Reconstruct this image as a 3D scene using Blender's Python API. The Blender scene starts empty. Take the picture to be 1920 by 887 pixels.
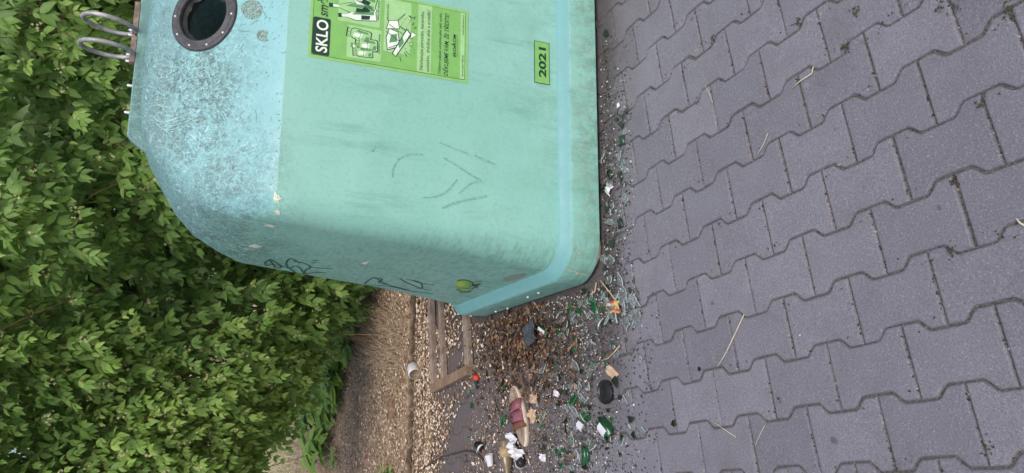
import bpy, bmesh, math, random
import numpy as np
from mathutils import Vector, Matrix
from mathutils.bvhtree import BVHTree
from mathutils.geometry import tessellate_polygon
random.seed(7); rng = np.random.default_rng(7)
S = bpy.context.scene; COL = S.collection
# ------------------------------------------------------------------ camera
FPX, CAMH, PITCH, ROLL = 1284.38, 1.5078, 0.48504, -0.09610
cp, sp = math.cos(PITCH), math.sin(PITCH); cr, sr = math.cos(ROLL), math.sin(ROLL)
_R = Vector((1, 0, 0)); _D = Vector((0, -sp, -cp)); FWD = Vector((0, cp, -sp))
RGT = cr*_R + sr*_D; DWN = -sr*_R + cr*_D
CAM = Vector((0, 0, CAMH))
cd = bpy.data.cameras.new('camera'); cam = bpy.data.objects.new('camera', cd); COL.objects.link(cam)
cd.sensor_fit = 'HORIZONTAL'; cd.sensor_width = 36; cd.lens = FPX/1920*36
cd.clip_start = 0.05; cd.clip_end = 500
M = Matrix((DWN, RGT, -FWD)).transposed().to_4x4(); M.translation = CAM; cam.matrix_world = M
S.camera = cam
# ------------------------------------------------------------------ sky, sun, exposure
SUN_EL, SUN_AZ = 56, 168      # azimuth measured clockwise from +Y: behind the camera, to the right
w = bpy.data.worlds.new('World'); S.world = w; w.use_nodes = True
nt = w.node_tree; bg = nt.nodes['Background']; sky = nt.nodes.new('ShaderNodeTexSky')
sky.sky_type = 'NISHITA'; sky.sun_disc = False
sky.sun_elevation = math.radians(SUN_EL); sky.sun_rotation = math.radians(SUN_AZ)
sky.air_density = 1.0; sky.dust_density = 4.0; sky.ozone_density = 1.0
nt.links.new(sky.outputs[0], bg.inputs[0]); bg.inputs[1].default_value = 0.15
sd = bpy.data.lights.new('sun', 'SUN'); sun = bpy.data.objects.new('sun', sd); COL.objects.link(sun)
sd.energy = 1.35; sd.angle = math.radians(34); sd.color = (1.0, 0.95, 0.88)
az, el = math.radians(SUN_AZ), math.radians(SUN_EL)
tosun = Vector((math.sin(az)*math.cos(el), math.cos(az)*math.cos(el), math.sin(el)))
sun.rotation_euler = tosun.to_track_quat('Z', 'Y').to_euler()
S.view_settings.view_transform = 'Standard'; S.view_settings.look = 'None'
S.view_settings.exposure = 0.30; S.view_settings.gamma = 1; S.view_settings.use_curve_mapping = False
S.render.engine = 'CYCLES'
S.cycles.max_bounces = 8; S.cycles.transparent_max_bounces = 16; S.cycles.use_denoising = True
# ------------------------------------------------------------------ helpers
def lin(r, g, b):
    f = lambda c: (c/255/12.92) if c/255 <= .04045 else ((c/255+.055)/1.055)**2.4
    return (f(r), f(g), f(b), 1)
def ray(x, y): return (443.5-y)/FPX*RGT + (x-960)/FPX*DWN + FWD
def G(x, y, z=0.0):
    d = ray(x, y); return CAM + d*((z-CAMH)/d.z)
def material(name): 
    m = bpy.data.materials.new(name); m.use_nodes = True
    return m, m.node_tree, m.node_tree.nodes['Principled BSDF']
class N:
    """small node-graph writer"""
    def __init__(s, nt): s.nt = nt
    def n(s, t, **k):
        x = s.nt.nodes.new(t)
        for a, v in k.items(): setattr(x, a, v)
        return x
    def put(s, sock, v):
        if hasattr(v, 'is_linked') or isinstance(v, bpy.types.NodeSocket): s.nt.links.new(v, sock)
        else: sock.default_value = v
    def coord(s, kind='Object'): return s.n('ShaderNodeTexCoord').outputs[kind]
    def mapping(s, v, scale=(1,1,1), loc=(0,0,0), rot=(0,0,0)):
        m = s.n('ShaderNodeMapping'); s.put(m.inputs[0], v); m.inputs['Scale'].default_value = scale
        m.inputs['Location'].default_value = loc; m.inputs['Rotation'].default_value = rot; return m.outputs[0]
    def noise(s, v, scale, detail=4, rough=.55, dist=0):
        m = s.n('ShaderNodeTexNoise'); s.put(m.inputs['Vector'], v); m.inputs['Scale'].default_value = scale
        m.inputs['Detail'].default_value = detail; m.inputs['Roughness'].default_value = rough; m.inputs['Distortion'].default_value = dist
        return m.outputs[0]
    def vor(s, v, scale, feature='F1', out=0):
        m = s.n('ShaderNodeTexVoronoi', feature=feature); s.put(m.inputs['Vector'], v); m.inputs['Scale'].default_value = scale
        return m.outputs[out]
    def ramp(s, v, a, b, lo=0, hi=1):
        m = s.n('ShaderNodeMapRange', interpolation_type='SMOOTHSTEP'); s.put(m.inputs[0], v)
        m.inputs[1].default_value = a; m.inputs[2].default_value = b; m.inputs[3].default_value = lo; m.inputs[4].default_value = hi
        return m.outputs[0]
    def math(s, op, a, b=0.0):
        m = s.n('ShaderNodeMath', operation=op); s.put(m.inputs[0], a); s.put(m.inputs[1], b); return m.outputs[0]
    def mix(s, f, a, b, mode='MIX'):
        m = s.n('ShaderNodeMix', data_type='RGBA', blend_type=mode); s.put(m.inputs[0], f); s.put(m.inputs[6], a); s.put(m.inputs[7], b); return m.outputs[2]
    def sep(s, v):
        m = s.n('ShaderNodeSeparateXYZ'); s.put(m.inputs[0], v); return m.outputs
    def dist(s, v, p):
        m = s.n('ShaderNodeVectorMath', operation='DISTANCE'); s.put(m.inputs[0], v); m.inputs[1].default_value = p; return m.outputs['Value']
    def bump(s, h, strength=.3, d=.002):
        m = s.n('ShaderNodeBump'); s.put(m.inputs['Height'], h); m.inputs['Strength'].default_value = strength; m.inputs['Distance'].default_value = d
        return m.outputs[0]
    def attr(s, name):
        return s.n('ShaderNodeAttribute', attribute_name=name).outputs['Fac']
def simple(name, rgb, rough=.6, spec=.4, metal=0, var=.25, scale=40, bump=.15):
    m, nt, b = material(name); k = N(nt); c = k.coord()
    col = (*rgb[:3], 1)
    d = k.noise(c, scale, 5, .65)
    k.put(b.inputs['Base Color'], k.mix(k.ramp(d, .3, .72), tuple(v*(1-var) for v in rgb[:3])+(1,), tuple(min(1, v*(1+var*.5)) for v in rgb[:3])+(1,)))
    b.inputs['Roughness'].default_value = rough; b.inputs['Metallic'].default_value = metal
    b.inputs['Specular IOR Level'].default_value = spec
    k.put(b.inputs['Normal'], k.bump(k.noise(c, scale*4, 3), bump, .001))
    return m
def obj(name, verts, faces, mats, parent=None, smooth=False, midx=None, tone=None):
    me = bpy.data.meshes.new(name); me.from_pydata([tuple(v) for v in verts], [], [tuple(f) for f in faces])
    for m in (mats if isinstance(mats, (list, tuple)) else [mats]): me.materials.append(m)
    if midx is not None: me.polygons.foreach_set('material_index', midx)
    if smooth: me.polygons.foreach_set('use_smooth', [True]*len(me.polygons))
    if tone is not None:
        a = me.attributes.new('tone', 'FLOAT', 'FACE'); a.data.foreach_set('value', tone)
    me.update()
    o = bpy.data.objects.new(name, me); COL.objects.link(o)
    if parent: o.parent = parent
    return o
def tag(o, label=None, cat=None, group=None, kind=None):
    if label: o['label'] = label
    if cat: o['category'] = cat
    if group: o['group'] = group
    if kind: o['kind'] = kind
    return o
def empty(name, loc, rz=0, rot=None):
    o = bpy.data.objects.new(name, None); COL.objects.link(o); o.location = loc; o.rotation_euler = rot or (0, 0, rz)
    o.empty_display_size = .05; return o
class MB:
    def __init__(s): s.v = []; s.f = []; s.m = []
    def add(s, v, f, m=0):
        o = len(s.v); s.v += [tuple(x) for x in v]; s.f += [tuple(i+o for i in q) for q in f]; s.m += [m]*len(f)
    def box(s, c, size, rot=None, m=0):
        c = Vector(c); R = rot or Matrix.Identity(3); h = [x/2 for x in size]
        v = [c + R@Vector((a*h[0], b*h[1], d*h[2])) for a in (-1,1) for b in (-1,1) for d in (-1,1)]
        s.add(v, [(0,1,3,2),(4,6,7,5),(0,4,5,1),(2,3,7,6),(0,2,6,4),(1,5,7,3)], m)
    def tube(s, pts, rad, n=8, m=0, closed=False, cap=True):
        pts = [Vector(p) for p in pts]; L = len(pts); rads = rad if isinstance(rad, (list, tuple)) else [rad]*L
        rings = []; prev = None
        for i, p in enumerate(pts):
            if closed: t = (pts[(i+1) % L]-pts[i-1]).normalized()
            else: t = (pts[min(i+1, L-1)]-pts[max(i-1, 0)]).normalized()
            a = prev - t*prev.dot(t) if prev is not None else t.orthogonal()
            if a.length < 1e-6: a = t.orthogonal()
            a.normalize(); prev = a; b = t.cross(a)
            rings.append([p + (a*math.cos(2*math.pi*k/n)+b*math.sin(2*math.pi*k/n))*rads[i] for k in range(n)])
        v = [q for r in rings for q in r]; f = []
        for i in range(L if closed else L-1):
            j = (i+1) % L
            for k in range(n): f.append((i*n+k, i*n+(k+1) % n, j*n+(k+1) % n, j*n+k))
        if cap and not closed: f += [tuple(range(n))[::-1], tuple((L-1)*n+k for k in range(n))]
        s.add(v, f, m)
    def lathe(s, prof, n=24, c=(0,0,0), R=None, m=0):
        c = Vector(c); R = R or Matrix.Identity(3); v = []; f = []
        for r, z in prof:
            for k in range(n): a = 2*math.pi*k/n; v.append(c + R@Vector((r*math.cos(a), r*math.sin(a), z)))
        for i in range(len(prof)-1):
            for k in range(n): f.append((i*n+k, i*n+(k+1) % n, (i+1)*n+(k+1) % n, (i+1)*n+k))
        s.add(v, f, m)
    def build(s, name, mats, parent=None, smooth=False, tone=None): return obj(name, s.v, s.f, mats, parent, smooth, s.m, tone)

# ------------------------------------------------------------------ layout frame of the container
YAW = math.radians(11.6); O = Vector((-0.122, 2.090, 0))
EX = Vector((math.cos(YAW), math.sin(YAW), 0)); EY = Vector((-math.sin(YAW), math.cos(YAW), 0))
def L2W(x, y, z=0): return O + EX*x + EY*y + Vector((0, 0, z))
def W2L(p): d = Vector(p)-O; return Vector((d.dot(EX), d.dot(EY), d.z))

# ================================================================== GROUND
def m_paver():
    m, nt, b = material('concrete_paver'); k = N(nt); c = k.coord(); t = k.attr('tone')
    base = k.mix(t, lin(117,117,126), lin(132,131,140))
    mott = k.ramp(k.noise(c, 9, 5, .6), .3, .75)
    base = k.mix(k.math('MULTIPLY', mott, .35), base, lin(104,100,108))
    fine = k.noise(c, 240, 4, .85)
    base = k.mix(k.ramp(fine, .42, .62, 0, .62), base, lin(84,82,90))
    base = k.mix(k.ramp(k.noise(c, 170, 3, .8), .56, .68, 0, .5), base, lin(166,164,172))
    v = k.n('ShaderNodeTexVoronoi'); k.put(v.inputs['Vector'], c); v.inputs['Scale'].default_value = 190
    sp_ = k.math('MULTIPLY', k.ramp(v.outputs['Distance'], .34, .16), k.ramp(k.sep(v.outputs['Color'])[0], .80, .9))
    base = k.mix(k.math('MULTIPLY', sp_, .5), base, lin(168,164,170))
    # brownish soil film where the litter lies: along the container and towards the kerb
    s = k.sep(c); far = k.ramp(k.math('ADD', s[1], k.math('MULTIPLY', k.noise(c, 5, 5, .65), .6)), 2.15, 2.85)
    base = k.mix(k.math('MULTIPLY', far, .65), base, lin(84,72,66))
    lyy = k.math('ADD', k.math('MULTIPLY', k.math('SUBTRACT', s[1], 2.09), math.cos(YAW)), k.math('MULTIPLY', k.math('ADD', s[0], .122), -math.sin(YAW)))
    dk = k.math('MULTIPLY', k.math('MULTIPLY', k.ramp(k.math('ADD', lyy, k.math('MULTIPLY', k.noise(c, 12, 5, .7), .12)), -.11, .03), k.ramp(s[0], -.75, -.35)), k.ramp(k.noise(c, 40, 5, .8), .25, .55, .5, 1))
    base = k.mix(k.math('MULTIPLY', dk, .75), base, lin(66,60,56))
    st1 = k.math('MULTIPLY', k.ramp(k.noise(c, 2.6, 5, .7), .5, .68), .30); base = k.mix(st1, base, lin(92,88,92))
    spots = k.ramp(k.noise(c, 16, 1.5, .4), .735, .77)
    base = k.mix(k.math('MULTIPLY', spots, .55), base, lin(60,56,58))
    k.put(b.inputs['Base Color'], base); b.inputs['Roughness'].default_value = .82; b.inputs['Specular IOR Level'].default_value = .35
    h = k.math('ADD', k.noise(c, 300, 4, .75), k.math('MULTIPLY', k.noise(c, 45, 3), .8))
    k.put(b.inputs['Normal'], k.bump(h, .9, .0026)); return m
def m_joint():
    m, nt, b = material('joint_sand'); k = N(nt); c = k.coord()
    col = k.mix(k.ramp(k.noise(c, 160, 4, .8), .35, .7), lin(58,55,55), lin(120,116,114))
    col = k.mix(k.ramp(k.noise(c, 7, 3), .62, .72, 0, .7), col, lin(66,74,42))
    k.put(b.inputs['Base Color'], col); b.inputs['Roughness'].default_value = .95
    k.put(b.inputs['Normal'], k.bump(k.noise(c, 250, 4, .8), .9, .004)); return m
def m_soil():
    m, nt, b = material('soil'); k = N(nt); c = k.coord()
    a = k.noise(c, 35, 6, .75); col = k.mix(k.ramp(a, .3, .7), lin(132,112,94), lin(190,168,144))
    fl = k.ramp(k.vor(c, 95), .32, .2); col = k.mix(k.math('MULTIPLY', fl, k.ramp(k.noise(c, 11, 4), .42, .58, 0, .7)), col, lin(196,178,150))
    y = k.sep(c)[1]
    ly = k.math('ADD', k.math('MULTIPLY', k.math('SUBTRACT', y, 2.09), math.cos(YAW)), k.math('MULTIPLY', k.math('ADD', k.sep(c)[0], .122), -math.sin(YAW)))
    tr = k.ramp(k.math('ABSOLUTE', k.math('SUBTRACT', k.math('ADD', ly, k.math('MULTIPLY', k.noise(c, 9, 3), .04)), KERB1+.095)), .07, .045)
    col = k.mix(k.math('MULTIPLY', tr, .85), col, lin(48,40,36)); lawn = k.ramp(k.math('ADD', y, k.math('MULTIPLY', k.noise(c, 2, 3), 1.4)), 6.6, 8.0)
    lc = k.mix(k.ramp(k.noise(k.mapping(c, (1, 1, 1)), 24, 6, .8), .35, .68), lin(120,116,82), lin(196,188,160))
    col = k.mix(lawn, col, lc)
    k.put(b.inputs['Base Color'], col); b.inputs['Roughness'].default_value = .95; b.inputs['Specular IOR Level'].default_value = .15
    k.put(b.inputs['Normal'], k.bump(k.noise(c, 90, 6, .8), .8, .01)); return m
KERB0, KERB1 = 1.79, 1.925
M_PAV, M_JOINT, M_SOIL = m_paver(), m_joint(), m_soil()

TH, LOX, LOY, LW, LS = -1.19448, 0.39738, 1.36866, .14269, .1680
def lat(x, y): y = -y; return Vector((math.cos(TH)*x-math.sin(TH)*y+LOX, math.sin(TH)*x+math.cos(TH)*y+LOY, 0))
KERB0, KERB1 = 1.79, 1.925
def paving():
    A = .1; e, sl = .035, .019; W1, W2 = LS/2, LW-LS/2
    up = [(-A+e-.0015+(sl+.012)*t, W1+(W2-W1)*(t*t*(3-2*t))) for t in (0, .2, .4, .6, .8, 1)]
    half = [(-A, W1)] + up + [(-x, y) for x, y in up[::-1]] + [(A, W1)]
    base = half + [(x, -y) for x, y in half[::-1]]
    def inset(poly, d):
        n = len(poly); out = []
        for i in range(n):
            p0, p1, p2 = Vector(poly[i-1]), Vector(poly[i]), Vector(poly[(i+1) % n])
            a = (p1-p0).normalized(); b_ = (p2-p1).normalized()
            na = Vector((a.y, -a.x)); nb = Vector((b_.y, -b_.x)); nn = (na+nb).normalized()
            out.append(p1 + nn*(d/max(.4, nn.dot(na))))
        return out
    rings = [(inset(base, .0019), -.022), (inset(base, .0019), -.0056), (inset(base, .0040), -.0013), (inset(base, .0070), 0)]
    mb = MB(); tone = []
    for bi in range(-30, 30):
        for ki in range(-34, 34):
            kx = (ki + (bi % 2)*.5)*.2; ky = (bi+.0)*LW
            P = lat(kx, ky); l = W2L(P)
            if not (-2.3 < P.x < 2.6 and .1 < P.y and l.y < KERB0+.02): continue
            dz = random.gauss(0, .0008); tx, ty = random.gauss(0, .006), random.gauss(0, .006); tr = random.gauss(0, .006)
            jx, jy = random.gauss(0, .0007), random.gauss(0, .0007)
            v = []
            for rg, z in rings:
                for q in rg:
                    x = q.x*math.cos(tr)-q.y*math.sin(tr)+jx; y = q.x*math.sin(tr)+q.y*math.cos(tr)+jy
                    w_ = lat(kx+x, ky+y); v.append((w_.x, w_.y, z+dz+x*tx+y*ty-.0008))
            n = len(base); f = []
            for r in range(3):
                for i in range(n): f.append((r*n+i, r*n+(i+1) % n, (r+1)*n+(i+1) % n, (r+1)*n+i))
            f.append(tuple(3*n+i for i in range(n)))
            mb.add(v, f); tone += [min(1, max(0, random.gauss(.5, .38)))]*len(f)
    o = mb.build('paving', M_PAV, tone=tone); tag(o, kind='structure')
    bm = bmesh.new(); bm.from_mesh(o.data); bmesh.ops.recalc_face_normals(bm, faces=bm.faces); bm.to_mesh(o.data); bm.free()
paving()
v = [L2W(-6, -3, -.0062), L2W(8, -3, -.0062), L2W(8, KERB1-.01, -.0062), L2W(-6, KERB1-.01, -.0062)]
tag(obj('paving_joints', v, [(0,1,2,3)], M_JOINT), kind='structure')
M_KERB = simple('old_kerb_concrete', lin(120,110,104), .9, .2, var=.45, scale=18, bump=.5)
mb = MB()
x = -3.0
while x < 3.2:
    l_ = .5 + random.uniform(-.02, .02); zz = random.uniform(.002, .007)
    v = [L2W(x+a*(l_-.006)+(.003 if a == 0 else 0), y, z) for z in (-.08, zz-.004, zz) for a in (0, 1) for y in ((KERB0, KERB1) if z < zz else (KERB0+.004, KERB1-.004))]
    f = []
    for r in range(2):
        b0 = r*4; q = [0,1,3,2]
        for i in range(4): a_, b_ = q[i], q[(i+1) % 4]; f.append((b0+a_, b0+b_, b0+4+b_, b0+4+a_))
    f.append((8,9,11,10)); mb.add(v, f); x += l_
tag(mb.build('kerb', M_KERB), kind='structure')
# earth: fine grid near, coarse sheet to the horizon
def hnoise(x, y):
    return .5*math.sin(x*3.1+y*1.7)*math.sin(y*2.3-x*.9)+.3*math.sin(x*9.1+1)*math.sin(y*8.3+2)+.2*math.sin(x*23+y*11)*math.sin(y*19-x*7)
def earth_z(lx, ly):
    t = ly-KERB1
    trench = -.075*math.exp(-((t-.075)/.045)**4) if lx < .35 and lx > -1.05 else -.012*math.exp(-((t-.03)/.03)**2)
    return trench + .012 + min(1, max(0, t)/.5)*(.03+.02*hnoise(lx*1.0, ly)) + .003*math.sin(lx*41)*math.sin(ly*37)
nx, ny = 190, 150; vs = []; fs = []
xs = [-3.2 + 6.4*i/(nx-1) for i in range(nx)]; ys = [KERB1 + 6.5*(j/(ny-1))**1.8 for j in range(ny)]
for j, y in enumerate(ys):
    for x in xs: vs.append(L2W(x, y, earth_z(x, y)))
for j in range(ny-1):
    for i in range(nx-1): fs.append((j*nx+i, j*nx+i+1, (j+1)*nx+i+1, (j+1)*nx+i))
tag(obj('earth', vs, fs, M_SOIL, smooth=True), kind='structure')
v = [(-300,-300,-.03),(300,-300,-.03),(300,300,-.03),(-300,300,-.03)]
tag(obj('ground', v, [(0,1,2,3)], M_SOIL), kind='structure')

# ================================================================== GLASS CONTAINER
W_, D_, SH = 1.66, 1.13, -.09
def interp(tab, z):
    for (z0, a), (z1, b) in zip(tab, tab[1:]):
        if z <= z1: return a+(b-a)*max(0, (z-z0)/(z1-z0))
    return tab[-1][1]
XL = [(.172,.046),(.55,.103),(.9,.138),(1.165,.168),(1.27,.19),(1.36,.225),(1.43,.285),(1.485,.365),(1.525,.43),(1.55,.49),(1.565,.56),(1.575,.66)]
YF = [(.172,.0445),(1.165,.130),(1.185,.142),(1.54,.475),(1.565,.51),(1.575,.535)]
RC = [(.172,.13),(1.0,.125),(1.165,.12),(1.3,.11),(1.45,.08),(1.575,.03)]
def ring(xl, yf, yb, r, z, n=8):
    X = lambda y: xl+SH*y
    cs = [(X(yf), yf), (W_-X(yf), yf), (W_-X(yb), yb), (X(yb), yb)]
    out = []
    for i in range(4):
        p0, p1, p2 = Vector(cs[i-1]), Vector(cs[i]), Vector(cs[(i+1) % 4])
        a = (p0-p1).normalized(); b = (p2-p1).normalized(); ang = a.angle(b)
        t = r/math.tan(ang/2); c = p1 + (a+b).normalized()*(r/math.sin(ang/2)); s0 = p1+a*t; s1 = p1+b*t
        v0 = s0-c; v1 = s1-c; w0 = math.atan2(v0.y, v0.x); w1 = math.atan2(v1.y, v1.x)
        while w1 < w0: w1 += 2*math.pi
        for k in range(n+1):
            w = w0+(w1-w0)*k/n; out.append((c.x+r*math.cos(w), c.y+r*math.sin(w), z))
    return out
def loft(levels, cap_top=True, cap_bot=False):
    v = []; f = []; n = len(levels[0])
    for L in levels: v += L
    for j in range(len(levels)-1):
        for i in range(n): f.append((j*n+i, j*n+(i+1) % n, (j+1)*n+(i+1) % n, (j+1)*n+i))
    if cap_top: f.append(tuple((len(levels)-1)*n+i for i in range(n)))
    if cap_bot: f.append(tuple(range(n))[::-1])
    return v, f
zs = [.172,.3,.55,.8,1.0,1.1,1.165,1.175,1.19,1.23,1.27,1.315,1.36,1.395,1.43,1.46,1.485,1.505,1.525,1.54,1.55,1.558,1.565,1.57,1.575]
body_lv = [ring(interp(XL, z), interp(YF, z), D_-interp(YF, z), interp(RC, z), z) for z in zs]
BV, BF = loft(body_lv, True, True)
def m_fibre():
    m, nt, b = material('mint_fibreglass'); k = N(nt); c = k.coord(); s = k.sep(c)
    base = k.mix(k.ramp(k.noise(c, 2.2, 3), .3, .7), lin(134,191,177), lin(145,198,186))
    # upward faces tinted bluish: sky reflection painted into the base colour
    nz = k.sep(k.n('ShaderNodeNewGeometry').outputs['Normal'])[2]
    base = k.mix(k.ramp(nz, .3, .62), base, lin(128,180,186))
    # grime streaks on the left flank (x small), plus an even darker tone
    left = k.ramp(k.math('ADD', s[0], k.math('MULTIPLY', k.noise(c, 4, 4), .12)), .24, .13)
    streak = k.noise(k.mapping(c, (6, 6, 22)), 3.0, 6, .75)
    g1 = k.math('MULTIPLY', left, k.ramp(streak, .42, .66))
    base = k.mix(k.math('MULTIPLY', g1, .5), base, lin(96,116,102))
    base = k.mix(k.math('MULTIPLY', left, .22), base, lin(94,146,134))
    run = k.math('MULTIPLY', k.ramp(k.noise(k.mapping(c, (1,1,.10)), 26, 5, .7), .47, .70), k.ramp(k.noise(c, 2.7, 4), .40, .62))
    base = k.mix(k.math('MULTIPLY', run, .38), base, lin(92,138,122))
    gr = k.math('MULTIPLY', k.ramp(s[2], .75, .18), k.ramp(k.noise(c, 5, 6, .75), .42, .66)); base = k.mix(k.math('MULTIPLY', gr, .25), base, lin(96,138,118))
    # faint clouds of smeared dirt over the front
    cl = k.math('MULTIPLY', k.ramp(k.noise(c, 3.1, 5, .7), .5, .72), k.ramp(k.noise(k.mapping(c, (1, 1, .35), rot=(0,.5,0)), 55, 5, .8), .4, .7))
    base = k.mix(k.math('MULTIPLY', cl, .42), base, lin(98,146,126))
    fine = k.ramp(k.noise(c, 70, 5, .85), .5, .68); base = k.mix(k.math('MULTIPLY', fine, .22), base, lin(80,120,104))
    # abraded grey area round the opening and over the shoulder
    wv = k.n('ShaderNodeVectorMath', operation='ADD'); k.put(wv.inputs[0], c)
    nn = k.n('ShaderNodeTexNoise'); k.put(nn.inputs['Vector'], c); nn.inputs['Scale'].default_value = 5
    sc = k.n('ShaderNodeVectorMath', operation='SCALE'); k.put(sc.inputs[0], nn.outputs['Color']); sc.inputs['Scale'].default_value = .22
    k.put(wv.inputs[1], sc.outputs[0]); wc = wv.outputs[0]
    a1 = k.ramp(k.dist(wc, (.70,.52,1.60)), .42, .14); a2 = k.ramp(k.dist(wc, (.30,.42,1.56)), .46, .16); a3 = k.ramp(k.dist(wc, (.22,.75,1.50)), .5, .2)
    ar = k.math('MAXIMUM', a1, k.math('MAXIMUM', k.math('MULTIPLY', a2, .75), k.math('MULTIPLY', a3, 1.0)))
    tex = k.ramp(k.noise(k.mapping(c, (1, 1, 1)), 60, 6, .85, .6), .40, .56)
    tex2 = k.ramp(k.noise(c, 8, 5, .7), .30, .56)
    ab = k.math('MULTIPLY', k.math('MULTIPLY', ar, tex), tex2)
    base = k.mix(k.math('MULTIPLY', ab, 1.0), base, lin(72,96,96))
    te = k.math('MULTIPLY', k.ramp(s[2], 1.44, 1.54), k.ramp(k.noise(c, 9, 5, .8), .25, .6, .25, .8)); base = k.mix(te, base, lin(96,126,128))
    sm = k.math('MULTIPLY', k.ramp(k.math('ADD', k.math('MULTIPLY', s[0], 1.0), k.math('MULTIPLY', s[2], -.9)), -.86, -1.06, 0, 1), k.ramp(s[2], 1.12, 1.3)); base = k.mix(k.math('MULTIPLY', sm, k.ramp(k.noise(c, 7, 6, .8), .3, .65, .2, .75)), base, lin(100,134,136))
    pit = k.math('MULTIPLY', k.ramp(k.noise(c, 95, 2, .5), .655, .69), k.ramp(nz, .2, .5))
    base = k.mix(k.math('MULTIPLY', pit, .7), base, lin(60,78,72))
    # fine crossing scratches
    for i, (rot, sc_) in enumerate((((.3,.6,.2), (34,3,34)), ((1.1,-.5,.9), (3,40,30)), ((-.7,.2,1.9), (30,36,3)))):
        n_ = k.noise(k.mapping(wc, sc_, rot=rot), 1.6, 2, .5)
        ln = k.ramp(k.math('ABSOLUTE', k.math('SUBTRACT', n_, .5)), .012, .004)
        msk = k.math('MULTIPLY', ln, k.math('ADD', k.math('MULTIPLY', ar, .8), .10))
        base = k.mix(k.math('MULTIPLY', msk, .6), base, lin(188,226,224) if i != 1 else lin(112,150,140))
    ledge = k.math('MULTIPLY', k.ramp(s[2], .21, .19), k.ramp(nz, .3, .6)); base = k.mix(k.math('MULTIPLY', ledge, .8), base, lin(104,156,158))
    # soil splash on the skirt
    low = k.math('MULTIPLY', k.ramp(s[2], .19, .02), k.ramp(k.noise(c, 22, 5, .75), .38, .62))
    base = k.mix(k.math('MULTIPLY', low, .45), base, lin(100,120,96))
    k.put(b.inputs['Base Color'], base)
    k.put(b.inputs['Roughness'], k.ramp(k.noise(c, 20, 4), .3, .7, .38, .58)); b.inputs['Specular IOR Level'].default_value = .45
    k.put(b.inputs['Normal'], k.bump(k.math('ADD', k.noise(c, 6, 3), k.math('MULTIPLY', k.noise(c, 160, 3, .7), .06)), .25, .01)); return m
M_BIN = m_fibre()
M_DARKIN = simple('dark_interior', (.10,.17,.17), .95, .05)
M_RUB = simple('black_rubber', (.055,.058,.065), .55, .45, var=.4, scale=60)
M_STEEL = simple('galvanised_steel', (.42,.42,.43), .6, .4, .4, var=.4, scale=30)
M_BOLT = simple('bright_bolt', (.72,.72,.72), .35, .5, .6, var=.1)
M_RUST = simple('brown_weathered_bar', lin(150,132,124), .8, .2, var=.4, scale=40)
binr = empty('glass_recycling_container', O, YAW)
tag(binr, 'mint green fibreglass bottle bank with round black opening and green SKLO sticker', 'recycling container')
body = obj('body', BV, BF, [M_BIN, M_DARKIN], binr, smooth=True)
bvh = BVHTree.FromPolygons([Vector(v) for v in BV], BF)
def onbody(x, y, eps=.0015, tree=None):
    d = ray(x, y); dl = Vector((d.dot(EX), d.dot(EY), d.z)).normalized(); c = W2L(CAM)
    h = (tree or bvh).ray_cast(c, dl)
    return (h[0]+h[1]*eps*(1 if h[1].dot(dl) < 0 else -1), h[1]) if h[0] is not None else (None, None)
# opening: bored through the sloping front of the roof
sl = math.atan2(1.54-1.185, .475-.142)
ON = Vector((0, -math.sin(sl), math.cos(sl))); OU = Vector((0, math.cos(sl), math.sin(sl)))
OC = Vector((.862, .142+(1.405-1.185)/math.tan(sl), 1.405)); OR_ = Matrix((Vector((1,0,0)), OU, ON)).transposed()
mb = MB(); mb.lathe([(0.0001,-.35),(.098,-.35),(.098,.05),(.0001,.05)], 40, OC, OR_); cut = mb.build('cutter', [M_DARKIN])
bm = bmesh.new(); bm.from_mesh(cut.data); bmesh.ops.remove_doubles(bm, verts=bm.verts, dist=.0005); bmesh.ops.recalc_face_normals(bm, faces=bm.faces); bm.to_mesh(cut.data); bm.free()
md = body.modifiers.new('b', 'BOOLEAN'); md.operation = 'DIFFERENCE'; md.solver = 'EXACT'; md.object = cut
cut.parent = binr
bpy.context.view_layer.update(); dg = bpy.context.evaluated_depsgraph_get()
me = bpy.data.meshes.new_from_object(body.evaluated_get(dg)); body.modifiers.clear(); body.data = me
me.materials.clear(); me.materials.append(M_BIN); me.materials.append(M_DARKIN)
bpy.data.objects.remove(cut)
for p_ in me.polygons:
    d = p_.center-OC; rad = (d-ON*d.dot(ON)).length
    p_.material_index = 1 if (rad < .1 and d.dot(ON) < -.004) else 0; p_.use_smooth = True
me.set_sharp_from_angle(angle=math.radians(24))
mb = MB(); Nn = 48
mb.lathe([(.092,-.04),(.092,.002),(.094,.009),(.099,.012),(.104,.008),(.112,.006),(.119,.008),(.126,.0075),(.130,.003),(.1305,-.003)], Nn, OC+ON*.001, OR_)
rim = mb.build('opening_ring', M_RUB, binr, True); rim['label'] = 'black rubber collar bolted round the opening'
mb = MB()   # ragged inner flap of the collar
v = []; f = []
for i in range(Nn+1):
    a = 2*math.pi*i/Nn; ri = .082+.007*math.sin(i*1.3)*(1 if math.sin(a*1.0+2) > 0 else .2)+random.uniform(-.001,.001)
    v += [OC+OR_@Vector((.0925*math.cos(a), .0925*math.sin(a), -.004)), OC+OR_@Vector((ri*math.cos(a), ri*math.sin(a), -.014))]
for i in range(Nn): f.append((2*i, 2*i+2, 2*i+3, 2*i+1))
obj('rubber_flap', v, f, simple('flap_rubber', (.03,.032,.036), .6), rim, True)
for i in range(10):
    a = 2*math.pi*(i+.35)/10; c = OC+OR_@Vector((.1145*math.cos(a), .1145*math.sin(a), .007)); mb = MB()
    mb.lathe([(.0001,.004),(.0022,.0036),(.0042,.0018),(.0046,0),(.0046,-.002)], 10, c, OR_); mb.build('bolt', M_BOLT, rim, True)
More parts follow.
